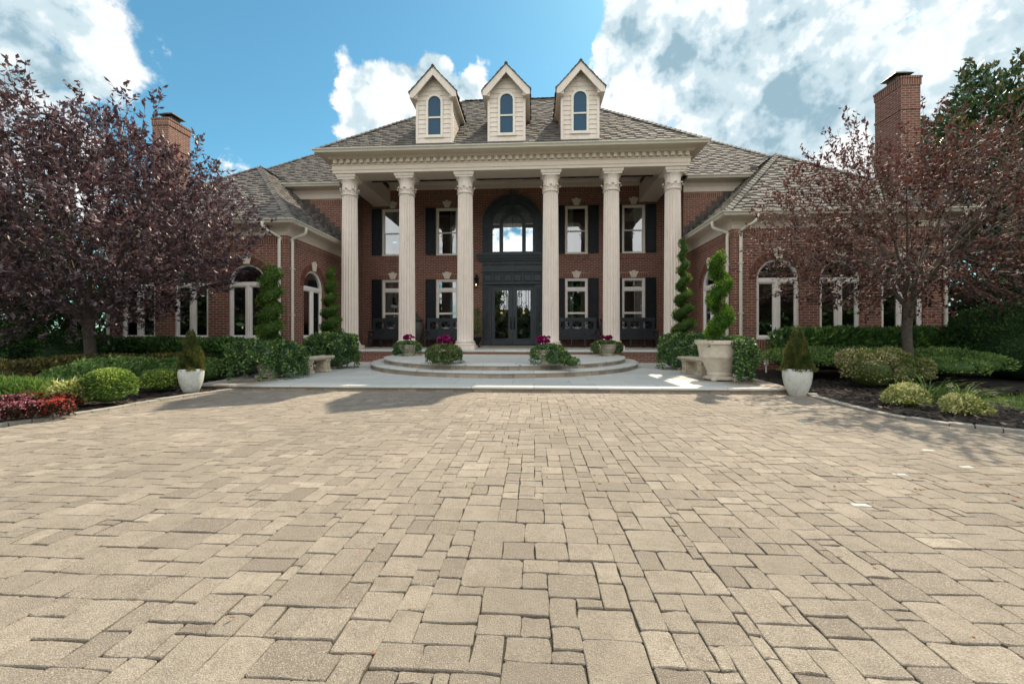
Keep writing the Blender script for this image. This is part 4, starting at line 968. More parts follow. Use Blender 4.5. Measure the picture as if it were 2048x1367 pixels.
mb = MB(); kr = random.Random(4)
for path, sgn in ((CURB_L, -1), (CURB_R, 1)):
    Q = resample(path, .17)
    for i in range(len(Q) - 1):
        a, b = Q[i], Q[i + 1]; d = (b - a).normalized(); nrm = Vector((-d.y, d.x)) * (1 if sgn > 0 else -1)
        if nrm.x * sgn < 0: nrm = -nrm
        a2, b2 = a + d * .005, b - d * .005; z = .028 + kr.gauss(0, .004); w = .125
        mb.prism([(a2.x, a2.y, -.05), (b2.x, b2.y, -.05), (b2.x + nrm.x * w, b2.y + nrm.y * w, -.05), (a2.x + nrm.x * w, a2.y + nrm.y * w, -.05)], (0, 0, z + .05))
struct(mb.build('kerb', 'curb_stone'))

LAWN = [(6.15, 5.1), (6.55, 6.1), (7.1, 6.8), (8.4, 7.3), (10, 7.6), (15, 7.9), (15, 3.4), (8.6, 3.5), (7.0, 4.2)]
BED_R = [(p[0] + .11, p[1]) for p in CURB_R] + [(15, 2.9), (15, 15), (4.4, 15), (5.35, 11.5), (4.7, 9.4)]
BED_L = [(p[0] - .11, p[1]) for p in CURB_L] + [(-16, .7), (-16, 15.5), (-6.2, 15.5), (-7.2, 11.5), (-6.5, 9.3), (-6.2, 7.03)]
def bed_z(x, y): return .015 + .022 * mnoise.noise(Vector((x * 1.3, y * 1.3, 0))) + .022 * mnoise.noise(Vector((x * 6, y * 6, 3))) + .014 * mnoise.noise(Vector((x * 17, y * 17, 7)))
for poly, hole, nm in ((BED_L, None, 'left'), (BED_R, LAWN, 'right')):
    mb = MB(); g = .11; xs = [p[0] for p in poly]; ys = [p[1] for p in poly]; idx = {}
    def vid(i, j):
        if (i, j) not in idx:
            x, y = i * g, j * g; idx[i, j] = len(mb.v); mb.v.append((x, y, bed_z(x, y)))
        return idx[i, j]
    for i in range(int(min(xs) / g) - 1, int(max(xs) / g) + 1):
        for j in range(int(min(ys) / g) - 1, int(max(ys) / g) + 1):
            x, y = (i + .5) * g, (j + .5) * g
            if inside(poly, x, y) and not (hole and inside(hole, x, y)):
                mb.f.append((vid(i, j), vid(i + 1, j), vid(i + 1, j + 1), vid(i, j + 1))); mb.t.append(.5); mb.mi.append(0)
    struct(mb.build('mulch_bed', 'mulch', fix=False))
mb = MB(); cr = random.Random(8)
for poly, hole, n, bx in ((BED_L, None, 4200, (-9.5, -5.6, 3.2, 8.5)), (BED_R, LAWN, 5200, (4.3, 9.0, 3.2, 9.5))):
    for _ in range(n):
        x, y = cr.uniform(bx[0], bx[1]), cr.uniform(bx[2], bx[3])
        if not inside(poly, x, y) or (hole and inside(hole, x, y)): continue
        L, w, a, t = cr.uniform(.02, .07), cr.uniform(.006, .02), cr.uniform(0, 6.3), cr.uniform(-.5, .5); c, s = math.cos(a), math.sin(a); z = bed_z(x, y) + .008
        d = Vector((c * L / 2, s * L / 2, t * L / 2)); q = Vector((-s * w, c * w, cr.uniform(-.3, .3) * w)); p = Vector((x, y, z + abs(t) * L * .4))
        mb.add([tuple(p - d - q), tuple(p + d - q * .7), tuple(p + d * 1.1 + q), tuple(p - d * .9 + q)], [(0, 1, 2, 3)], tint=cr.random() ** 1.2)
struct(mb.build('mulch_chips', 'mulch_chip', fix=False), 'stuff')

# terrace: one paved sheet with a bull-nosed edge
TW = lambda s, y: X0 + s * (5.28 + max(0, y - 7.0) * .13 + max(0, y - 9.3) * .2)
front = [(TW(-1, 11.5), 11.5), (TW(-1, 9.3), 9.3), (TW(-1, 7.0), 7.0), (TW(1, 7.0), 7.0), (TW(1, 9.3), 9.3), (TW(1, 11.5), 11.5)]
mb = MB(); mb.sweep([(-.4, .045), (.012, .045), (.03, .055), (.036, .072), (.03, .09), (.012, .10), (-.4, .10)], front)
inner = [(TW(-1, 11.5) + .3, 11.5), (TW(-1, 9.3) + .3, 9.35), (TW(-1, 7.0) + .3, 7.35), (TW(1, 7.0) - .3, 7.35), (TW(1, 9.3) - .3, 9.35), (TW(1, 11.5) - .3, 11.5), (X0 + 7, 13.6), (X0 - 7, 13.6)]
mb.poly([(x, y, .097) for x, y in inner])
mb.poly([(TW(-1, 11.5), 11.45, .096), (TW(-1, 11.5) + .4, 11.45, .096), (X0 - 6.4, 15, .096), (X0 - 6.9, 15, .096)])
struct(mb.build('terrace', 'terrace_stone', smooth=50))
def blocks(mb, path, z0, z1, L, depth, rr=random.Random(9)):
    Q = resample(path, L) if len(path) > 6 else None
    if Q is None:
        Q = [];
        for i in range(len(path) - 1):
            a, b = Vector(path[i]), Vector(path[i + 1]); n = max(1, int((b - a).length / L)); Q += [a.lerp(b, k / n) for k in range(n)]
        Q.append(Vector(path[-1]))
    for i in range(len(Q) - 1):
        a, b = Q[i], Q[i + 1]; d = (b - a).normalized(); o = Vector((d.y, -d.x)); a2, b2 = a + d * .003, b - d * .003; e = rr.uniform(-.003, .003)
        mb.prism([(a2.x + o.x * e, a2.y + o.y * e, z0), (b2.x + o.x * e, b2.y + o.y * e, z0), (b2.x - o.x * depth, b2.y - o.y * depth, z0), (a2.x - o.x * depth, a2.y - o.y * depth, z0)], (0, 0, z1 - z0), tint=rr.random())
mb = MB(); blocks(mb, front, -.08, .046, .34, .2); struct(mb.build('terrace_riser', 'riser_stone'))
YCN = 12.72
def arc(r, n=64): return [(X0 - r * math.cos(math.pi * k / n), YCN - (r + .42) * math.sin(math.pi * k / n)) for k in range(n + 1)]
mb = MB(); rs = MB()
for r, z0, z1 in ((4.0, .10, .235), (3.65, .235, .365)):
    A = [(X0 - r, 13.22)] + arc(r) + [(X0 + r, 13.22)]
    mb.sweep([(-.4, z1 - .055), (.0, z1 - .055), (.022, z1 - .045), (.03, z1 - .028), (.022, z1 - .010), (0, z1), (-.4, z1)], A)
    inn = [(X0 - r + .35, 13.24)] + arc(r - .35) + [(X0 + r - .35, 13.24)]
    if z1 > .3: mb.poly([(x, y, z1 - .003) for x, y in inn])
    blocks(rs, A, z0 - .004, z1 - .054, .23, .2)
struct(mb.build('terrace_steps', 'terrace_stone', smooth=50)); struct(rs.build('step_riser', 'riser_stone'))

# ------------------------------------------------------------------ foliage builders
def srfpt(D, e):
    A = np.abs(D) ** e; return D * (A.sum(1) ** (-1 / e))[:, None]
def blob_core(blobs, k=.74, nu=18, nv=10, lump_amp=.06):
    V, F = [], []
    for (c, r, e) in blobs:
        o = len(V)
        for j in range(nv + 1):
            ph = -math.pi / 2 + math.pi * j / nv
            for i in range(nu):
                t = 2 * math.pi * i / nu; d = np.array([[math.cos(ph) * math.cos(t), math.cos(ph) * math.sin(t), math.sin(ph)]]); q = srfpt(d, e)[0] * np.array(r) * k
                q = q * (1 + lump_amp * lump(q, 4)); V.append(np.array(c) + q)
        for j in range(nv):
            for i in range(nu): F.append((o + j * nu + i, o + j * nu + (i + 1) % nu, o + (j + 1) * nu + (i + 1) % nu, o + (j + 1) * nu + i))
    return V, F
def blob_leaves(Lv, blobs, n, L, W, depth=.22, amp=.12, freq=3.0, upb=.25, tang=.7, zmin=-9, spray=.0):
    vol = np.array([r[0] * r[1] + r[1] * r[2] + r[0] * r[2] for _, r, _ in blobs]); cnt = np.maximum(1, (n * vol / vol.sum()).astype(int))
    for (c, r, e), k in zip(blobs, cnt):
        r = np.array(r, float); c = np.array(c, float); D = unit(rdir(k) ) ; D[:, 2] = np.where(D[:, 2] < -.35, -D[:, 2], D[:, 2]); S = srfpt(D, e)
        nrm = unit(np.sign(S) * np.abs(S) ** (e - 1) / r)
        lum = np.array([lump(c + s * r, freq, 2.) for s in S]); dp = rng.exponential(depth * .45, k).clip(0, depth * 1.6)
        P = c + S * r * (1 + amp * lum - dp)[:, None]; ok = P[:, 2] > zmin
        dirs = unit(nrm * .75 + rdir(k) * tang + np.array([0, 0, upb]))
        t = (rng.random(k) * .8 + .45 * lum + .1).clip(0, 1); t = np.where(rng.random(k) < .08, np.minimum(1, t + .35), t)
        sd = rdir(k); ln = L * rng.uniform(.7, 1.3, k) * (1 + spray * (rng.random(k) < .08) * 2)
        Lv.add(P[ok], dirs[ok], sd[ok], ln[ok], W * rng.uniform(.75, 1.25, k)[ok], t[ok])
def shrub(name, label, cat, blobs, n, L, W, leaf, group=None, parent=None, core=True, stuff=None, **k):
    base = np.array([np.mean([b[0][0] for b in blobs]), np.mean([b[0][1] for b in blobs]), 0.])
    Lv = Leaves(); blob_leaves(Lv, blobs, n, L, W, **k)
    o = Lv.build(name, leaf, parent, off=base if parent is None else (0, 0, 0), loc=tuple(base) if parent is None else (0, 0, 0), core=(*blob_core(blobs), leaf) if core else None)
    if parent is None: tag(o, label, cat, group)
    return o

# ---- clipped and loose shrubs ---------------------------------------------------------
def hedge_blobs(path, w, h, step=.42, e=4.5, z=0., jit=.05):
    Q = resample(path, step) if len(path) > 2 else [Vector(path[0]).lerp(Vector(path[1]), k / max(1, int((Vector(path[1]) - Vector(path[0])).length / step))) for k in range(int((Vector(path[1]) - Vector(path[0])).length / step) + 1)]
    return [((q.x, q.y, z + h / 2), (w / 2 * random.uniform(1 - jit, 1 + jit), w / 2, h / 2 * random.uniform(1 - jit * .6, 1 + jit * .6)), e) for q in Q]
shrub('laurel_hedge', 'clipped dark laurel hedge under the arched windows behind the bare lower trunk', 'hedge', hedge_blobs([(6.55, 10.35), (10.4, 10.35)], .95, 1.12), 15000, 0.119, 0.046, 'laurel_leaf', upb=.5, tang=.6)
shrub('laurel_hedge', 'clipped laurel hedge under the windows behind the dense purple tree', 'hedge', hedge_blobs([(-11.6, 10.1), (-9.5, 10.0), (-8.1, 9.6), (-7.3, 9.35)], .95, .86), 14000, 0.119, 0.046, 'laurel_leaf', upb=.5, tang=.6)
shrub('barberry_hedge', 'low brownish green hedge curving below the dense purple tree', 'hedge', hedge_blobs([(-8.35, 5.9), (-9.0, 7.1), (-9.1, 7.9), (-8.4, 8.5), (-7.6, 8.7)], .62, .56, e=3.4), 10000, 0.063, 0.029, 'barberry_leaf', upb=.5)
shrub('spreading_juniper', 'low loose green shrub row behind the clipped box balls', 'shrub', [((-7.0, 5.75, .22), (.45, .4, .30), 2.2), ((-7.35, 6.4, .26), (.5, .45, .34), 2.2), ((-7.6, 7.1, .26), (.5, .45, .32), 2.2), ((-7.4, 7.75, .24), (.5, .4, .30), 2.2), ((-7.05, 8.2, .22), (.4, .35, .28), 2.2)], 9000, .050, .028, 'juniper_leaf', amp=.3, spray=.2, tang=.9)
shrub('box_ball', 'larger clipped round boxwood ball nearest the drive', 'shrub', [((-5.98, 5.30, .25), (.27, .26, .255), 2.5)], 5200, 0.039, 0.023, 'box_leaf', 'clipped box balls', amp=.06)
shrub('box_ball', 'smaller clipped boxwood ball beside the left white pot', 'shrub', [((-6.42, 6.50, .20), (.235, .23, .20), 2.5)], 4200, 0.039, 0.023, 'box_leaf', 'clipped box balls', amp=.06)
shrub('yellow_shrub', 'small yellow green shrub between the red flowers and the box ball', 'shrub', [((-6.25, 5.05, .17), (.23, .2, .19), 2.1)], 1500, .045, .026, 'variegated_leaf', amp=.35, spray=.8, tang=.8)
shrub('astilbe', 'feathery green plant behind the red and pink flowers', 'plant', [((-7.0, 5.0, .20), (.5, .32, .20), 2.1)], 2400, .06, .016, 'blade_leaf', amp=.4, spray=.3, core=False, upb=.6)
shrub('yew_bush', 'big dark yew bush in the shade below the purple crown', 'shrub', [((-12.6, 8.4, .55), (1.3, 1.0, .78), 2.4), ((-11.0, 8.9, .45), (.9, .8, .62), 2.4)], 12000, 0.084, 0.026, 'yew_leaf', amp=.16)
shrub('yew_bush', 'dark rounded bush at the left edge behind the flower bed', 'shrub', [((-9.6, 5.6, .42), (1.0, .8, .55), 2.4)], 8000, 0.077, 0.026, 'yew_leaf', amp=.16)
shrub('yew_dome', 'large dark green clipped yew dome at the right end of the hedge', 'shrub', [((10.85, 9.4, .72), (1.35, 1.2, .98), 2.3)], 17000, 0.077, 0.023, 'yew_leaf', amp=.10)
shrub('spreading_shrub', 'wide low green shrub spreading on both sides of the bare lower trunk', 'shrub', [((5.9 + .48 * k, 9.35 - .06 * k + .12 * math.sin(k * 2.1), .46), (.58, .62, .24), 2.3) for k in range(7)] + [((8.9, 8.75, .40), (.7, .6, .22), 2.3), ((8.2, 8.4, .36), (.5, .5, .2), 2.3)], 17000, .045, .026, 'juniper_leaf', amp=.3, spray=.5, zmin=.06)
shrub('abelia', 'loose golden variegated shrub with pinkish tips in front of the trunk', 'shrub', [((6.22, 7.75, .34), (.44, .42, .38), 2.1), ((6.72, 7.8, .36), (.44, .42, .36), 2.1), ((7.12, 7.9, .3), (.32, .36, .28), 2.1)], 7500, .042, .026, 'golden_leaf', amp=.45, spray=.2, tang=1.0)
shrub('euonymus', 'small yellow variegated plant in the mulch beside the drive edge', 'plant', [((5.2, 5.85, .12), (.24, .2, .16), 2.1)], 1500, .034, .024, 'variegated_leaf', 'yellow variegated plants', amp=.5, spray=.3, tang=1.0)
shrub('euonymus', 'small yellow variegated plant in the mulch nearest the lawn patch', 'plant', [((5.38, 5.25, .10), (.21, .18, .13), 2.1)], 1800, .034, .024, 'variegated_leaf', 'yellow variegated plants', amp=.5, spray=.3, tang=1.0)

def begonia(label, cx, cy, rx, ry, n, petal):
    base = (cx, cy, .02); o = thing('begonia', label, 'flower', base)
    Lv = Leaves(); blob_leaves(Lv, [((0, 0, .08), (rx, ry, .12), 2.2)], n, .050, .036, amp=.5, upb=.4); Lv.build('foliage', 'bronze_leaf', o)
    Lf = Leaves(); blob_leaves(Lf, [((0, 0, .10), (rx * 1.03, ry * 1.03, .14), 2.2)], int(n * .55), .027, .027, amp=.55, upb=.6, depth=.1, tang=1.0); Lf.build('blossoms', petal, o)
for (x, y), lab in zip([(-5.72, 4.43), (-6.21, 4.9), (-6.58, 4.95)], ('red begonia clump closest to the drive edge', 'red begonia clump beside the yellow green shrub', 'red begonia clump behind the other red flowers')): begonia(lab, x, y, .17, .16, 500, 'red_petal')
for (x, y), lab in zip([(-6.0, 4.2), (-5.85, 4.29), (-6.64, 4.75), (-6.93, 5.12)], ('pink begonia clump at the left picture edge', 'pink begonia clump at the drive edge beside the red ones', 'pink begonia clump behind the front pink ones', 'pink begonia clump in front of the feathery plant')): begonia(lab, x, y, .17, .16, 500, 'pink_petal')

def blades(Lv, cx, cy, r, n, h, w, lean=.7):
    for i in range(n):
        a = rng.uniform(0, 6.28); q = r * math.sqrt(rng.random()); p = np.array([cx + q * math.cos(a), cy + q * math.sin(a), .0]); d = np.array([math.cos(a) * lean * rng.random(), math.sin(a) * lean * rng.random(), 1.]); d /= np.linalg.norm(d); hh = h * rng.uniform(.6, 1.15); t = rng.random()
        for k in range(4):
            L = hh * .30; Lv.add([p], [d], [[-math.sin(a), math.cos(a), 0]], L * 1.25, w * (1.1 - .22 * k), t); p = p + d * L; d = d + np.array([math.cos(a) * .28, math.sin(a) * .28, -.30 * (1 + .5 * k) * lean]); d /= np.linalg.norm(d)
Lv = Leaves(); blades(Lv, 0, 0, .20, 130, .40, .016); blades(Lv, .38, -.1, .16, 70, .36, .016)
tag(Lv.build('daylily', 'blade_leaf', loc=(5.95, 6.35, .0)), 'clump of long arching green leaves between the two yellow plants', 'plant')
Lv = Leaves(); gx = rng.uniform(6.3, 12, 9000); gy = rng.uniform(3.4, 7.9, 9000); keep = np.array([inside(LAWN, x, y) for x, y in zip(gx, gy)]); P = np.c_[gx, gy, np.full(9000, -.02)][keep]; k = len(P)
dz = unit(np.c_[rng.normal(0, .35, k), rng.normal(0, .35, k), np.ones(k)]); Lv.add(P, dz, rdir(k), rng.uniform(.04, .085, k), .008, rng.random(k)); struct(Lv.build('lawn_grass', 'lawn_blade'), 'stuff')
mb = MB(); mb.poly([(x, y, -.02) for x, y in LAWN]); struct(mb.build('lawn', 'grass_ground', fix=False))

# ---- trees ------------------------------------------------------------------------------
def bez(a, b, c, n): return [tuple(Vector(a) * (1 - t) ** 2 + Vector(b) * 2 * t * (1 - t) + Vector(c) * t * t) for t in [i / n for i in range(n + 1)]]
def plum(label, base, th, tr, c, rad, nlimb, ntwig, leaf, Ll, Lw, shoots, per=11, shell=.45, twig='twig', bare=0, seed=1, zmin=.6, up=.55):
    r = random.Random(seed); root = thing('plum_tree', label, 'tree', base); B = Vector(base); C = Vector(c) - B; rad = Vector(rad)
    tk = MB(); lean = (r.uniform(-.08, .08), r.uniform(-.05, .05))
    tp = [(lean[0] * z * z * .3 + .02 * math.sin(z * 4), lean[1] * z * .5, z) for z in [-.15, .03, .12, .4, .8, 1.1, th]]; tk.tube(tp, [tr * 1.6, tr * 1.35, tr * 1.15, tr * 1.0, tr * .95, tr * .97, tr * 1.08], 14)
    top = Vector(tp[-1]); skel = []; br = MB()
    for k in range(nlimb):
        a = 2 * math.pi * (k + r.random() * .6) / nlimb; e = r.uniform(.05, 1.15); f = r.uniform(.62, .88)
        tgt = C + Vector((math.cos(a) * math.cos(e) * rad.x * f, math.sin(a) * math.cos(e) * rad.y * f, math.sin(e) * rad.z * f * r.uniform(.7, 1.05)))
        st = top + Vector((0, 0, -r.uniform(0, .28))); mid = st.lerp(tgt, .45) + Vector((0, 0, (tgt - st).length * .10)); pts = bez(st, mid, tgt, 9); r0 = tr * r.uniform(.38, .58); rr = [r0 * (1 - .82 * i / 9) for i in range(10)]
        tk.tube(pts, rr, 8); skel += [(Vector(p), q) for p, q in zip(pts, rr)][2:]
        for q in range(15):
            i = r.randint(2, 9); s2 = Vector(pts[i]); d = Vector(rdir(1)[0]); d.z = abs(d.z) * .6 + .1; L = r.uniform(.6, 1.3); e2 = s2 + d * L; v = e2 - C; m = (v.x / rad.x) ** 2 + (v.y / rad.y) ** 2 + (v.z / rad.z) ** 2
            if m > .92: e2 = C + v * (.92 / m) ** .5
            p2 = bez(s2, s2.lerp(e2, .5) + Vector((0, 0, .12)), e2, 5); r2 = rr[i] * .42; q2 = [max(.0045, r2 * (1 - .85 * j / 5)) for j in range(6)]; br.tube(p2, q2, 5); skel += [(Vector(p), w) for p, w in zip(p2, q2)][2:]
    SK = np.array([tuple(p) for p, _ in skel]); Lv = Leaves()
    def leafshoot(p, d, L, n, curve=.25):
        n = max(4, int(n * r.uniform(.55, 1.4))); p = Vector(p); d = Vector(d).normalized(); pts = [p.copy()]; seg = 4
        for k in range(seg): d = (d + Vector((0, 0, curve * .22)) + Vector(rdir(1)[0]) * .12).normalized(); p = p + d * (L / seg); pts.append(p.copy())
        br.tube(pts, [.0038, .0034, .003, .0024, .0018], 3)
        T = np.sort(rng.random(n)) * .85 + .15; P = np.array([tuple(pts[int(min(t * seg, seg - .01))].lerp(pts[int(min(t * seg, seg - .01)) + 1], (t * seg) % 1)) for t in T]); ax = np.array(tuple(d)); D = unit(rdir(n) * .75 + ax * .55 + np.array([0, 0, -.12])); Lv.add(P, D, unit(np.cross(D, np.array([0, 0, 1.])) + rdir(n) * .5), Ll * rng.uniform(.65, 1.2, n), Lw * rng.uniform(.75, 1.2, n), (rng.random(n) * .8 + .12 * r.random()).clip(0, 1))
    cand = []
    for k in range(ntwig):
        d = Vector(rdir(1)[0]); f = (shell + (1 - shell) * r.random()) ** .6; lm = 1 + .20 * lump(tuple(d * 2), 1.3, seed); p = C + Vector((d.x * rad.x, d.y * rad.y, d.z * rad.z)) * f * lm
        if p.z + B.z < zmin + .35 * r.random(): continue
        cand.append((((SK - np.array(tuple(p))) ** 2).sum(1).min(), p, d))
    cand.sort(key=lambda q: q[0]); nodes = np.empty((len(SK) + len(cand), 3)); nodes[:len(SK)] = SK; wid = [w for _, w in skel]; m = len(SK); bset = set(r.sample(range(len(cand)), min(bare, len(cand))))
    for k, (_, p, d) in enumerate(cand):            # every twig roots on the nearest wood already grown
        j = int(np.argmin(((nodes[:m] - np.array(tuple(p))) ** 2).sum(1))); s, w = Vector(nodes[j]), wid[j]; w0 = min(w * .85, .009)
        if (p - s).length > .05: br.tube(bez(s, s.lerp(p, .55) + Vector((0, 0, .05)) + Vector(rdir(1)[0]) * .05, p, 3), [w0, w0 * .9, w0 * .8, max(.0025, w0 * .72)], 4)
        nodes[m] = p; wid.append(max(.0028, w0 * .72)); m += 1
        if k in bset: continue
        leafshoot(p, d * .7 + Vector((0, 0, up)), r.uniform(.28, .60), per)
    for (sx, sy, sz, L) in shoots:
        p = Vector((sx, sy, sz)) - B; j = int(np.argmin(((SK - np.array(tuple(p))) ** 2).sum(1))); s = Vector(SK[j]); br.tube(bez(s, s.lerp(p, .5) + Vector((0, 0, .1)), p, 5), [.016, .014, .012, .010, .008, .007], 5)
        leafshoot(p, (r.uniform(-.25, .25), r.uniform(-.2, .2), 1), L, int(16 * L / .6), .5)
        for q in range(3): leafshoot(p + Vector((0, 0, L * .2 * q)), (r.uniform(-.8, .8), r.uniform(-.5, .5), .8), L * .55, 10, .5)
    tk.build('trunk', 'bark', root, smooth=60); br.build('branches', twig, root, fix=False); Lv.build('crown', leaf, root)
    return root
plum('dense dark purple leaved tree filling the left side, its trunk above the low hedge', (-9.35, 7.9, 0), 1.35, .10, (-9.5, 7.6, 3.2), (3.2, 2.7, 2.02), 10, 3600, 'plum_leaf', .112, .054, [(-10.4, 7.0, 5.6, .9), (-8.0, 7.4, 5.35, .7), (-7.6, 7.6, 5.3, .75), (-10.9, 6.8, 5.5, .8), (-9.9, 7.2, 5.7, .7), (-9.2, 7.6, 5.6, .6), (-6.9, 7.8, 4.6, .6), (-7.9, 7.5, 4.6, .7), (-7.5, 7.4, 4.3, .6), (-8.3, 7.3, 4.9, .6), (-6.4, 7.7, 3.9, .55)], per=13, shell=.25, twig='twig_purple', seed=3, zmin=.95)
plum('sparse reddish purple leaved tree with a bare silvery lower trunk', (7.66, 8.6, 0), 1.75, .088, (7.75, 8.4, 3.1), (3.0, 2.5, 1.75), 10, 2500, 'red_plum_leaf', .088, .042, [(6.0, 8.2, 4.45, .8), (6.35, 8.3, 4.75, .9), (5.55, 8.2, 4.2, .6), (7.9, 8.4, 4.9, .9), (8.2, 8.3, 5.0, .7), (5.1, 8.1, 3.95, .5), (8.9, 8.3, 4.7, .6)], per=11, shell=.2, twig='twig', bare=200, seed=5, zmin=1.55, up=.3)

def leafy_tree(name, label, base, h, c, rad, n, L, W, leaf, trunk_r=.2, amp=.35, seed=1, whorl=8, clear=0.):
    root = thing(name, label, 'tree', base); r = random.Random(seed); tk = MB(); tk.tube([(0, 0, -.1), (.03, 0, h * .3), (0, .05, h * .6), (0, 0, h * .9)], [trunk_r * 1.25, trunk_r, trunk_r * .65, trunk_r * .15], 9); Lv = Leaves(); C = np.array(c) - np.array(base); rad = np.array(rad)
    for k in range(26):
        d = rdir(1)[0]; d[2] = abs(d[2]) * .7; e = C + d * rad * .8; z0 = r.uniform(.2, .65) * h; tk.tube(bez((0, 0, z0), Vector((0, 0, z0)).lerp(Vector(e), .5) + Vector((0, 0, .2)), tuple(e), 5), [trunk_r * .35 * (1 - .16 * j) for j in range(6)], 5)
    m = n // whorl; D = rdir(m); lm = np.array([lump(d * 2.2, 1.4, seed) + .5 * lump(d * 2.2, 3.1, seed + 4) for d in D]); f = 1 - rng.exponential(.16, m).clip(0, .75); Pc = C + D * rad * (f * (1 + amp * lm))[:, None]; ok = (Pc[:, 2] + base[2] > clear); Pc, D, lm = Pc[ok], D[ok], lm[ok]; m = len(Pc)
    for q in range(whorl):
        dd = unit(D * .7 + rdir(m) * .85 + np.array([0, 0, .25])); Lv.add(Pc + rdir(m) * L * .35, dd, rdir(m), L * rng.uniform(.7, 1.25, m), W * rng.uniform(.8, 1.2, m), (rng.random(m) * .75 + .3 * (lm + .3)).clip(0, 1))
    tk.build('trunk', 'dark_bark', root, smooth=60); Lv.build('crown', leaf, root); return root
leafy_tree('magnolia_tree', 'tall glossy green magnolia with brown leaf undersides rising beside the right chimney', (15.5, 13.8, 0), 9.0, (15.5, 13.8, 4.6), (3.4, 2.6, 4.8), 46000, .21, .09, 'magnolia_leaf', seed=2)
leafy_tree('magnolia_tree', 'shorter dark tree at the right edge behind the yew dome', (14.6, 11.0, 0), 5.2, (14.6, 11.0, 2.6), (2.6, 2.0, 2.9), 20000, .17, .07, 'magnolia_leaf', seed=9)
leafy_tree('evergreen_tree', 'dark green tree beyond the far left corner of the house', (-17.0, 12.2, 0), 5.4, (-17.0, 12.2, 2.4), (4.2, 2.4, 3.0), 26000, .16, .07, 'wood_leaf', seed=4)
leafy_tree('evergreen_tree', 'lower dark tree nearest the left picture edge', (-14.6, 9.4, 0), 4.2, (-14.6, 9.6, 1.9), (3.0, 1.6, 2.3), 22000, .12, .055, 'wood_leaf', seed=6)
# the wood across the lawn behind the photographer, seen in the window panes
Lv = Leaves(); m = 34000; x = rng.uniform(-62, 62, m); top = np.array([10.0 + 3.5 * lump((q * .09, 0, 0), 1) + 2.0 * lump((q * .35, 1, 0), 1) for q in x]); gap = lambda a, b, h: np.where((x > a) & (x < b), np.minimum(top, h + 1.2 * np.array([lump((q * .6, 2, 0), 1) for q in x])), top)
top = gap(-5.5, 3.0, 4.6); top = gap(-18, -11, 2.6); z = rng.random(m) ** .8 * top; y = -31 + rng.normal(0, 1.6, m) - .02 * np.abs(x)
Lv.add(np.c_[x, y, z], unit(rdir(m) + np.array([0, .3, .2])), rdir(m), rng.uniform(.7, 1.3, m), .7, rng.random(m)); struct(Lv.build('distant_wood', 'wood_leaf'), 'stuff')

# ---- planters and topiaries -------------------------------------------------------------
def scatter_tube(Lv, path, rads, n, L, W, flat=1., fr=6.):
    P = np.array(path); Rr = np.array(rads); d = np.gradient(P, axis=0); seg = np.linalg.norm(d, axis=1) * Rr; cum = np.cumsum(seg); cum /= cum[-1]
    idx = np.searchsorted(cum, rng.random(n)).clip(0, len(P) - 1); D = rdir(n); S = D * np.array([1, 1, flat]); Q = P[idx] + S * Rr[idx][:, None] * (1 - rng.exponential(.11, n).clip(0, .4))[:, None]; lum = np.array([lump(q, fr, 1) for q in Q]); Q += D * (lum * .06)[:, None]
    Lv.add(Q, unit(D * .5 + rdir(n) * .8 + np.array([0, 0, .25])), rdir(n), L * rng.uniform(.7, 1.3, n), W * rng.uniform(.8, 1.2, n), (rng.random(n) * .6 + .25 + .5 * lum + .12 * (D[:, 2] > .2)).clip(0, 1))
def spiral_part(parent, z0, h, turns, a0, a1, b0, b1, leaf, n, ph=0., flat=.8, stem=True, close_top=True):
    N = 120; path = []; rr = []
    for i in range(N + 1):
        t = i / N; th = 2 * math.pi * turns * t + ph; a = a0 + (a1 - a0) * t; b = b0 + (b1 - b0) * t; path.append((a * math.cos(th), a * math.sin(th), z0 + b * flat + (h - b0 * flat - b1 * flat) * t)); rr.append(b)
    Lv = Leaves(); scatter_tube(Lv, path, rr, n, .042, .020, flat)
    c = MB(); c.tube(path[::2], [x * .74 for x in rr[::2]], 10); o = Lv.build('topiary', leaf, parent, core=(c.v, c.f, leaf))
    s = MB(); s.tube([(0, 0, z0 - .25), (.01, 0, z0 + h * .4), (0, 0, z0 + h * .9)], [.03, .025, .012], 7); s.build('stem', 'dark_bark', parent)
def ivy_part(parent, blobs, n, trails, L=.055, leaf='ivy_leaf', name='ivy'):
    Lv = Leaves(); blob_leaves(Lv, blobs, n, L, L * .85, amp=.22, freq=5., upb=-.1, tang=.9, zmin=.015)
    for (x, y, z, dx, dy, drop) in trails:
        k = int(max(4, drop / .03)); t = np.linspace(0, 1, k); P = np.c_[x + dx * np.sqrt(t), y + dy * np.sqrt(t), z - drop * t ** 1.3]; P = np.repeat(P, 3, 0) + rng.normal(0, .025, (k * 3, 3)); P[:, 2] = P[:, 2].clip(.015); Lv.add(P, unit(rdir(k * 3) + np.array([0, -.3, -.5])), rdir(k * 3), L * .9, L * .75, rng.random(k * 3) * .8 + .15)
    return Lv.build(name, leaf, parent, core=(*blob_core(blobs, .86), leaf))
def rim_trails(n, r, z, drop, spread=.12, a0=0., a1=6.28):
    out = []
    for _ in range(n):
        a = random.uniform(a0, a1); out.append((r * math.cos(a), r * math.sin(a), z, spread * math.cos(a), spread * math.sin(a), drop * random.uniform(.5, 1.1)))
    return out
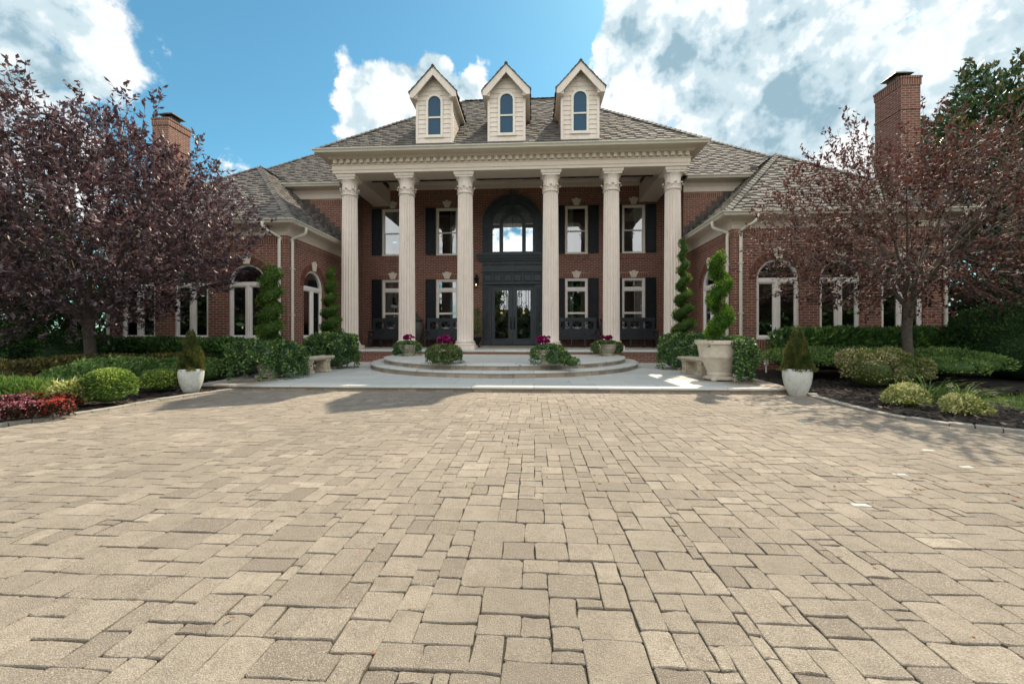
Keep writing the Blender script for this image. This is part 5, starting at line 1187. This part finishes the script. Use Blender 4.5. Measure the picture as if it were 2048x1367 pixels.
def urn_body(m, r, h, zb=0.):
    m.lathe([(r * .46, zb + h * .10), (r * .50, zb + h * .14), (r * .52, zb + h * .18), (r * .50, zb + h * .21), (r * .64, zb + h * .40), (r * .78, zb + h * .56), (r * .81, zb + h * .575), (r * .825, zb + h * .60), (r * .815, zb + h * .62), (r * .87, zb + h * .80), (r * .90, zb + h * .885), (r * 1.0, zb + h * .91), (r * 1.02, zb + h * .95), (r * 1.0, zb + h), (r * .90, zb + h), (r * .86, zb + h * .93), (.001, zb + h * .93)], (0, 0, 0), 40)
    m.lathe([(r * .58, zb), (r * .62, zb + h * .03), (r * .62, zb + h * .06), (r * .50, zb + h * .085), (.001, zb + h * .085)], (0, 0, .022), 40)
    for k in range(4):
        a = math.pi / 4 + k * math.pi / 2; m.lathe([(.001, 0), (.05, .004), (.06, .03), (.045, .055), (.001, .06)], (r * .60 * math.cos(a), r * .60 * math.sin(a), zb), 12)
# front right urn, ivy covering one half
o = thing('potted_topiary', 'bright green corkscrew topiary in a pale stone urn half covered with ivy', 'planter', (3.72, 8.20, ZT))
m = MB(); urn_body(m, .46, .80); m.build('urn', 'cast_stone', o, smooth=40)
spiral_part(o, .76, 1.86, 2.3, .130, .10, .140, .110, 'bright_arborvitae_leaf', 11500, ph=2.6, flat=1.3)
ivy_part(o, [((.33, -.22, .44), (.25, .26, .40), 2.6), ((.45, .05, .40), (.2, .28, .36), 2.4), ((.12, .05, .80), (.30, .3, .06), 2.2)], 4600, rim_trails(34, .46, .78, .75, .10, -1.5, .7) + rim_trails(14, .43, .80, .16, .05), L=.055)
# the other three: pots hidden in ivy
def hidden_planter(label, loc, r, h, blobs, nivy, trails, sp):
    o = thing('potted_topiary', label, 'planter', loc); m = MB(); urn_body(m, r, h); m.build('urn', 'bowl_stone', o, smooth=40); spiral_part(o, *sp[0], **sp[1]); ivy_part(o, blobs, nivy, trails); return o
hidden_planter('tall column topiary in a footed planter overflowing with ivy, nearest the left white pot', (-5.62, 8.20, ZT), .40, .50, [((-.12, -.02, .50), (.66, .50, .30), 2.6), ((-.40, -.10, .36), (.42, .36, .28), 2.2), ((.35, 0, .38), (.36, .4, .34), 2.4)], 7000, rim_trails(50, .52, .45, .42, .22), [(.62, 1.86, 4.3, .085, .07, .195, .155, 'arborvitae_leaf', 10500), dict(ph=.8, flat=.85)])
hidden_planter('tiered spiral topiary rising from a square ivy mound beside the leftmost column', (-5.55, 10.6, ZT), .45, .62, [((.05, -.02, .46), (.64, .52, .46), 3.6)], 7000, rim_trails(40, .55, .6, .55, .16), [(.82, 2.02, 5.2, .12, .03, .20, .09, 'arborvitae_leaf', 9500), dict(ph=0., flat=.62)])
hidden_planter('tall slender tiered topiary rising from an ivy mound beside the rightmost column', (3.98, 10.85, ZT), .45, .66, [((-.02, -.02, .46), (.60, .5, .47), 3.2), ((.3, .05, .55), (.45, .4, .40), 3.)], 7000, rim_trails(36, .5, .6, .55, .16), [(.82, 2.72, 6.3, .16, .02, .18, .08, 'arborvitae_leaf', 11500), dict(ph=1.2, flat=.62)])

def white_pot(label, loc, r, h, ch, cr, seed):
    o = thing('conifer_pot', label, 'planter', loc); m = MB()
    m.lathe([(r * .52, 0), (r * .56, .01), (r * .74, h * .22), (r * .90, h * .45), (r * .985, h * .70), (r, h * .86), (r * .97, h * .96), (r * .95, h), (r * .89, h), (r * .88, h * .93), (.001, h * .90)], (0, 0, 0), 44); m.build('pot', 'glazed_pot', o, smooth=50)
    Lv = Leaves(); n = 6500; t = 1 - np.sqrt(rng.random(n)); a = rng.uniform(0, 6.283, n); D = np.c_[np.cos(a), np.sin(a), np.zeros(n)]
    prof = cr * (1 - t) ** .85 + .012; lum = np.array([lump((math.cos(x) * 1.2, math.sin(x) * 1.2, z * 3), 1.8, seed) for x, z in zip(a, t)]); rr = prof * (1 + .42 * lum - rng.exponential(.10, n).clip(0, .6)); P = np.c_[D[:, 0] * rr, D[:, 1] * rr, h * .9 + t * ch]
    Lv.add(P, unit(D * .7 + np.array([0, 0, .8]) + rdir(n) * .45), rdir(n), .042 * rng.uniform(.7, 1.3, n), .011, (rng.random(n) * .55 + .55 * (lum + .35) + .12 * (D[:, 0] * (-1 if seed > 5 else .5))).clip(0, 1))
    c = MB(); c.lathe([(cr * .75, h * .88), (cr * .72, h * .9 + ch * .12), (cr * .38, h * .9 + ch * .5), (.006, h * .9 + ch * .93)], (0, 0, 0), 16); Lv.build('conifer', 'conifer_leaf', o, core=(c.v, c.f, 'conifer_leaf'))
    s = MB(); s.tube([(0, 0, h * .85), (0, 0, h + ch * .5)], [.02, .008], 7); s.build('stem', 'dark_bark', o)
white_pot('white glazed pot with a greenish dwarf conifer at the left end of the terrace edge', (-5.93, 6.58, 0), .185, .42, .72, .165, 3)
white_pot('white glazed pot with a yellowing dwarf conifer at the right end of the terrace edge', (4.34, 6.82, 0), .21, .45, .76, .20, 8)

def flower_bowl(label, x, y, z, r, h, spread, leaf, flower_off, trail, bowl_show=1., n=2600, fr=.14):
    o = thing('flower_bowl', label, 'planter', (x, y, z)); m = MB()
    m.lathe([(r * .62, 0), (r * .66, .02), (r * .66, .055), (r * .60, .07), (r * .58, .085), (r * .84, h * .45), (r * .98, h * .72), (r * .94, h * .78), (r * .99, h * .84), (r * 1.03, h * .92), (r * 1.02, h), (r * .92, h), (r * .88, h * .9), (.001, h * .88)], (0, 0, 0), 40); m.build('bowl', 'bowl_stone', o, smooth=40)
    blobs = [((0, 0, h + .02), (r * .95, r * .95, .09), 2.2)] + [((dx * r, dy * r, h * dz), (r * sx, r * sx, h * sz), 2.2) for dx, dy, dz, sx, sz in spread]
    ivy_part(o, blobs, n, rim_trails(trail, r * 1.0, h, h * .95, .10, 0, 6.28), L=.042, leaf=leaf, name='trailing_plant')
    Lf = Leaves(); k = 420; D = rdir(k); D[:, 2] = np.abs(D[:, 2]); cen = np.array([flower_off[0], flower_off[1], h + .20]); pts = cen + rdir(16) * np.array([fr, fr, .07]); idx = rng.integers(0, 16, k); Lf.add(pts[idx] + D * .022, unit(D + rdir(k) * .4), rdir(k), .050, .046, rng.random(k)); Lf.build('flowers', 'magenta_petal', o)
flower_bowl('stone bowl of magenta flowers with grey green trailers, beside the second column from the left', -3.93, 12.25, .365, .30, .34, [(-.9, -.2, .62, .55, .55), (.95, 0, .72, .4, .4), (-1.2, -.1, .28, .4, .28)], 'ivy_leaf', (.02, 0), 30, n=2300)
flower_bowl('bowl of magenta flowers buried in bright green ivy, left of the steps centre', -2.02, 8.90, .365, .30, .32, [(-.5, -.5, .55, .62, .62), (.3, -.6, .5, .6, .6), (-.9, .1, .6, .5, .55), (.8, -.1, .6, .5, .5)], 'light_ivy_leaf', (.02, 0), 50, n=3300)
flower_bowl('bowl of magenta flowers with dark green ivy spilling over the step edge', .33, 8.80, .365, .30, .32, [(.3, -.5, .6, .75, .65), (1.0, -.5, .4, .6, .45), (1.6, -.7, .15, .5, .3), (-.9, 0, .65, .42, .45)], 'ivy_leaf', (-.10, 0), 50, n=3600)
flower_bowl('ribbed stone bowl of magenta flowers between two lime green trailing plants', 2.26, 12.5, .365, .32, .36, [(-1.05, -.05, .62, .45, .55), (1.05, -.05, .62, .48, .55)], 'light_ivy_leaf', (0, 0), 20, n=2300)

# ---- stone benches ------------------------------------------------------------------
def stone_bench(label, x, y, rz, L=1.05):
    o = thing('stone_bench', label, 'bench', (x, y, ZT), rz); m = MB(); m.box(-L / 2, L / 2, -.20, .20, .335, .395, ch=.018); m.box(-L / 2 + .03, L / 2 - .03, -.17, .17, .315, .336); m.build('seat', 'aged_stone', o)
    for s in (-1, 1):
        q = MB(); c = s * (L / 2 - .20); q.box(c - .13, c + .13, -.17, .17, 0, .05, ch=.01); q.box(c - .115, c + .115, -.155, .155, .05, .075, ch=.008); q.box(c - .09, c + .09, -.13, .13, .075, .26); q.box(c - .11, c + .11, -.155, .155, .26, .315, ch=.015)
        for e in (-1, 1):
            q.box(c - .075, c + .075, e * .13, e * .145, .095, .115); q.box(c - .075, c + .075, e * .13, e * .145, .225, .245); q.lathe([(.001, .0), (.05, .02), (.06, .05), (.05, .08), (.001, .10)], (c, e * .135, .12), 10, sy=.35)
            q.box(c + e * .09, c + e * .103, -.10, .10, .095, .24); q.lathe([(.001, .0), (.045, .02), (.06, .05), (.045, .08), (.001, .10)], (c + e * .10, 0, .115), 10, sx=.35)
        q.build('leg', 'aged_stone', o)
stone_bench('weathered carved stone bench partly behind the pale stone urn', 3.72, 9.32, R(98))
stone_bench('weathered carved stone bench between the two ivy covered planters', -5.24, 9.25, R(84))

# ---- porch furniture ---------------------------------------------------------------------
def porch_bench(label, x):
    o = thing('porch_bench', label, 'bench', (X0 + x, YW - .42, ZP), 0, 'dark wooden porch benches'); W, H = 1.60, 1.22
    s = MB(); s.box(-W / 2, W / 2, -.27, .27, .40, .445, ch=.008); s.box(-W / 2 + .03, W / 2 - .03, -.245, .245, .33, .40); s.build('seat', 'bench_paint', o)
    for sx in (-1, 1):
        for sy in (-1, 1):
            l = MB(); l.box(sx * (W / 2 - .03) - .03, sx * (W / 2 - .03) + .03, sy * .24 - .03, sy * .24 + .03, 0, .329 if sy > 0 else .62, ch=.006) if sy < 0 else l.box(sx * (W / 2 - .03) - .03, sx * (W / 2 - .03) + .03, .21, .27, 0, .329, ch=.006); l.build('leg', 'bench_paint', o)
        a = MB(); a.box(sx * (W / 2 - .03) - .04, sx * (W / 2 - .03) + .04, -.30, .24, .62, .66, ch=.01); a.build('armrest', 'bench_paint', o)
    for cx in (-.27, .27):
        l = MB(); l.box(cx - .025, cx + .025, -.24, -.19, 0, .329); l.build('leg', 'bench_paint', o)
    b = MB(); y0, y1 = .20, .245
    b.box(-W / 2, W / 2, y0, y1, 1.08, H, ch=.008); b.box(-W / 2, W / 2, y0, y1, .446, .74)
    for k in range(4):
        cx = -W / 2 + .055 + k * (W - .11) / 3; b.box(cx - .055, cx + .055, y0, y1, .74, 1.08)
    for k in range(3):
        a0 = -W / 2 + .11 + k * (W - .11) / 3; a1 = a0 + (W - .11) / 3 - .11
        for p, q in (((a0, .74), (a1, 1.08)), ((a0, 1.08), (a1, .74))): b.bar((p[0], .2225, p[1]), (q[0], .2225, q[1]), .03, .026, up=(0, 1, 0))
        for q0, q1, r0, r1 in ((a0, a1, .74, .765), (a0, a1, 1.055, 1.08), (a0, a0 + .022, .765, 1.055), (a1 - .022, a1, .765, 1.055)): b.box(q0, q1, y0 - .014, y0 - .001, r0, r1)
    b.build('backrest', 'bench_paint', o)
for lab, (c, w) in zip(('dark porch bench under the leftmost ground floor window', 'dark porch bench between the lidded urn and the column left of the door', 'dark porch bench right of the front door beside its column', 'dark porch bench under the rightmost ground floor window'), UPW): porch_bench(lab, c)
def dark_urn(label, x):
    o = tag(MB().lathe([(.17, 0), (.18, .04), (.12, .08), (.09, .16), (.16, .26), (.25, .48), (.29, .72), (.28, .90), (.22, 1.02), (.19, 1.06), (.26, 1.10), (.27, 1.13), (.20, 1.18), (.10, 1.26), (.05, 1.30), (.07, 1.36), (.04, 1.42), (.001, 1.44)], (0, 0, 0), 36).build('lidded_urn', 'dark_urn', loc=(X0 + x, YW - .42, ZP), smooth=50), label, 'urn', 'dark lidded porch urns')
dark_urn('tall dark lidded urn between the two porch benches left of the door', -3.88 + -.10); dark_urn('tall dark lidded urn between the two porch benches right of the door', 3.85)
def door_plant(label, x):
    o = thing('potted_climber', label, 'planter', (X0 + x, YW - .50, ZP)); m = MB(); m.lathe([(.13, 0), (.14, .03), (.06, .07), (.05, .14), (.11, .20), (.17, .34), (.19, .42), (.17, .43), (.001, .40)], (0, 0, 0), 28); m.build('urn', 'black_paint', o, smooth=50)
    s = MB(); s.tube([(0, 0, .4), (.02, 0, 1.1), (-.01, 0, 1.75)], [.014, .01, .005], 6); s.build('stem', 'dark_bark', o)
    Lv = Leaves(); blob_leaves(Lv, [((0, 0, .72), (.20, .18, .32), 2.1), ((0, .02, 1.25), (.13, .12, .42), 2.1), ((-.06, 0, .55), (.24, .15, .13), 2.)], 900, .055, .028, amp=.5, depth=.8, spray=.6); Lv.build('foliage', 'laurel_leaf', o)
door_plant('slender dark plant in a black urn left of the front door', -1.42); door_plant('slender dark plant in a black urn right of the front door', 1.36)
def lantern(label, x):
    o = thing('wall_lantern', label, 'lamp', (X0 + x, YW - .02, 3.05)); m = MB(); m.box(-.06, .06, -.02, .02, .1, .5, ch=.006); m.tube([(0, -.02, .42), (0, -.12, .52), (0, -.2, .46), (0, -.2, .36)], .012, 7); m.lathe([(.12, .28), (.13, .30), (.06, .36), (.001, .38)], (0, -.2, 0), 6); m.lathe([(.07, -.08), (.075, -.06), (.001, -.05)], (0, -.2, 0), 6)
    for k in range(6):
        a = k * math.pi / 3; m.tube([(.072 * math.cos(a), -.2 + .072 * math.sin(a), -.06), (.115 * math.cos(a), -.2 + .115 * math.sin(a), .29)], .007, 5)
    m.build('lantern_frame', 'iron', o); MB().lathe([(.001, 0), (.016, .02), (.02, .05), (.001, .10)], (0, -.2, .02), 10).build('bulb', 'lamp_glow', o)
lantern('black iron wall lantern with a lit bulb left of the front door', -1.52); lantern('black iron wall lantern right of the front door, behind the column', 1.52)
o = thing('garden_light', 'small white post light in the mulch against the right wing', 'lamp', (6.06, 10.75, 0)); m = MB(); m.lathe([(.022, -.05), (.02, .22), (.001, .22)], (0, 0, 0), 12); m.build('post', 'white_frame', o); m = MB(); m.box(-.05, .05, -.035, .035, .22, .37, ch=.012); m.box(-.035, .035, -.04, -.036, .25, .34); m.build('head', 'white_frame', o)
# fallen dry leaves on the drive
Lv = Leaves(); k = 190; x = np.r_[rng.normal(2.4, .9, 120), rng.uniform(-5.2, 4.2, 70)]; y = np.r_[rng.normal(2.75, .25, 120), rng.uniform(1.2, 6.8, 70)]; Lv.add(np.c_[x, y, np.full(k, .004)], unit(np.c_[rng.normal(size=(k, 2)), rng.normal(0, .15, k)]), unit(np.c_[rng.normal(size=(k, 2)), rng.normal(0, .2, k)]), rng.uniform(.012, .035, k), .010, rng.random(k)); struct(Lv.build('fallen_leaves', 'dry_leaf'), 'stuff')
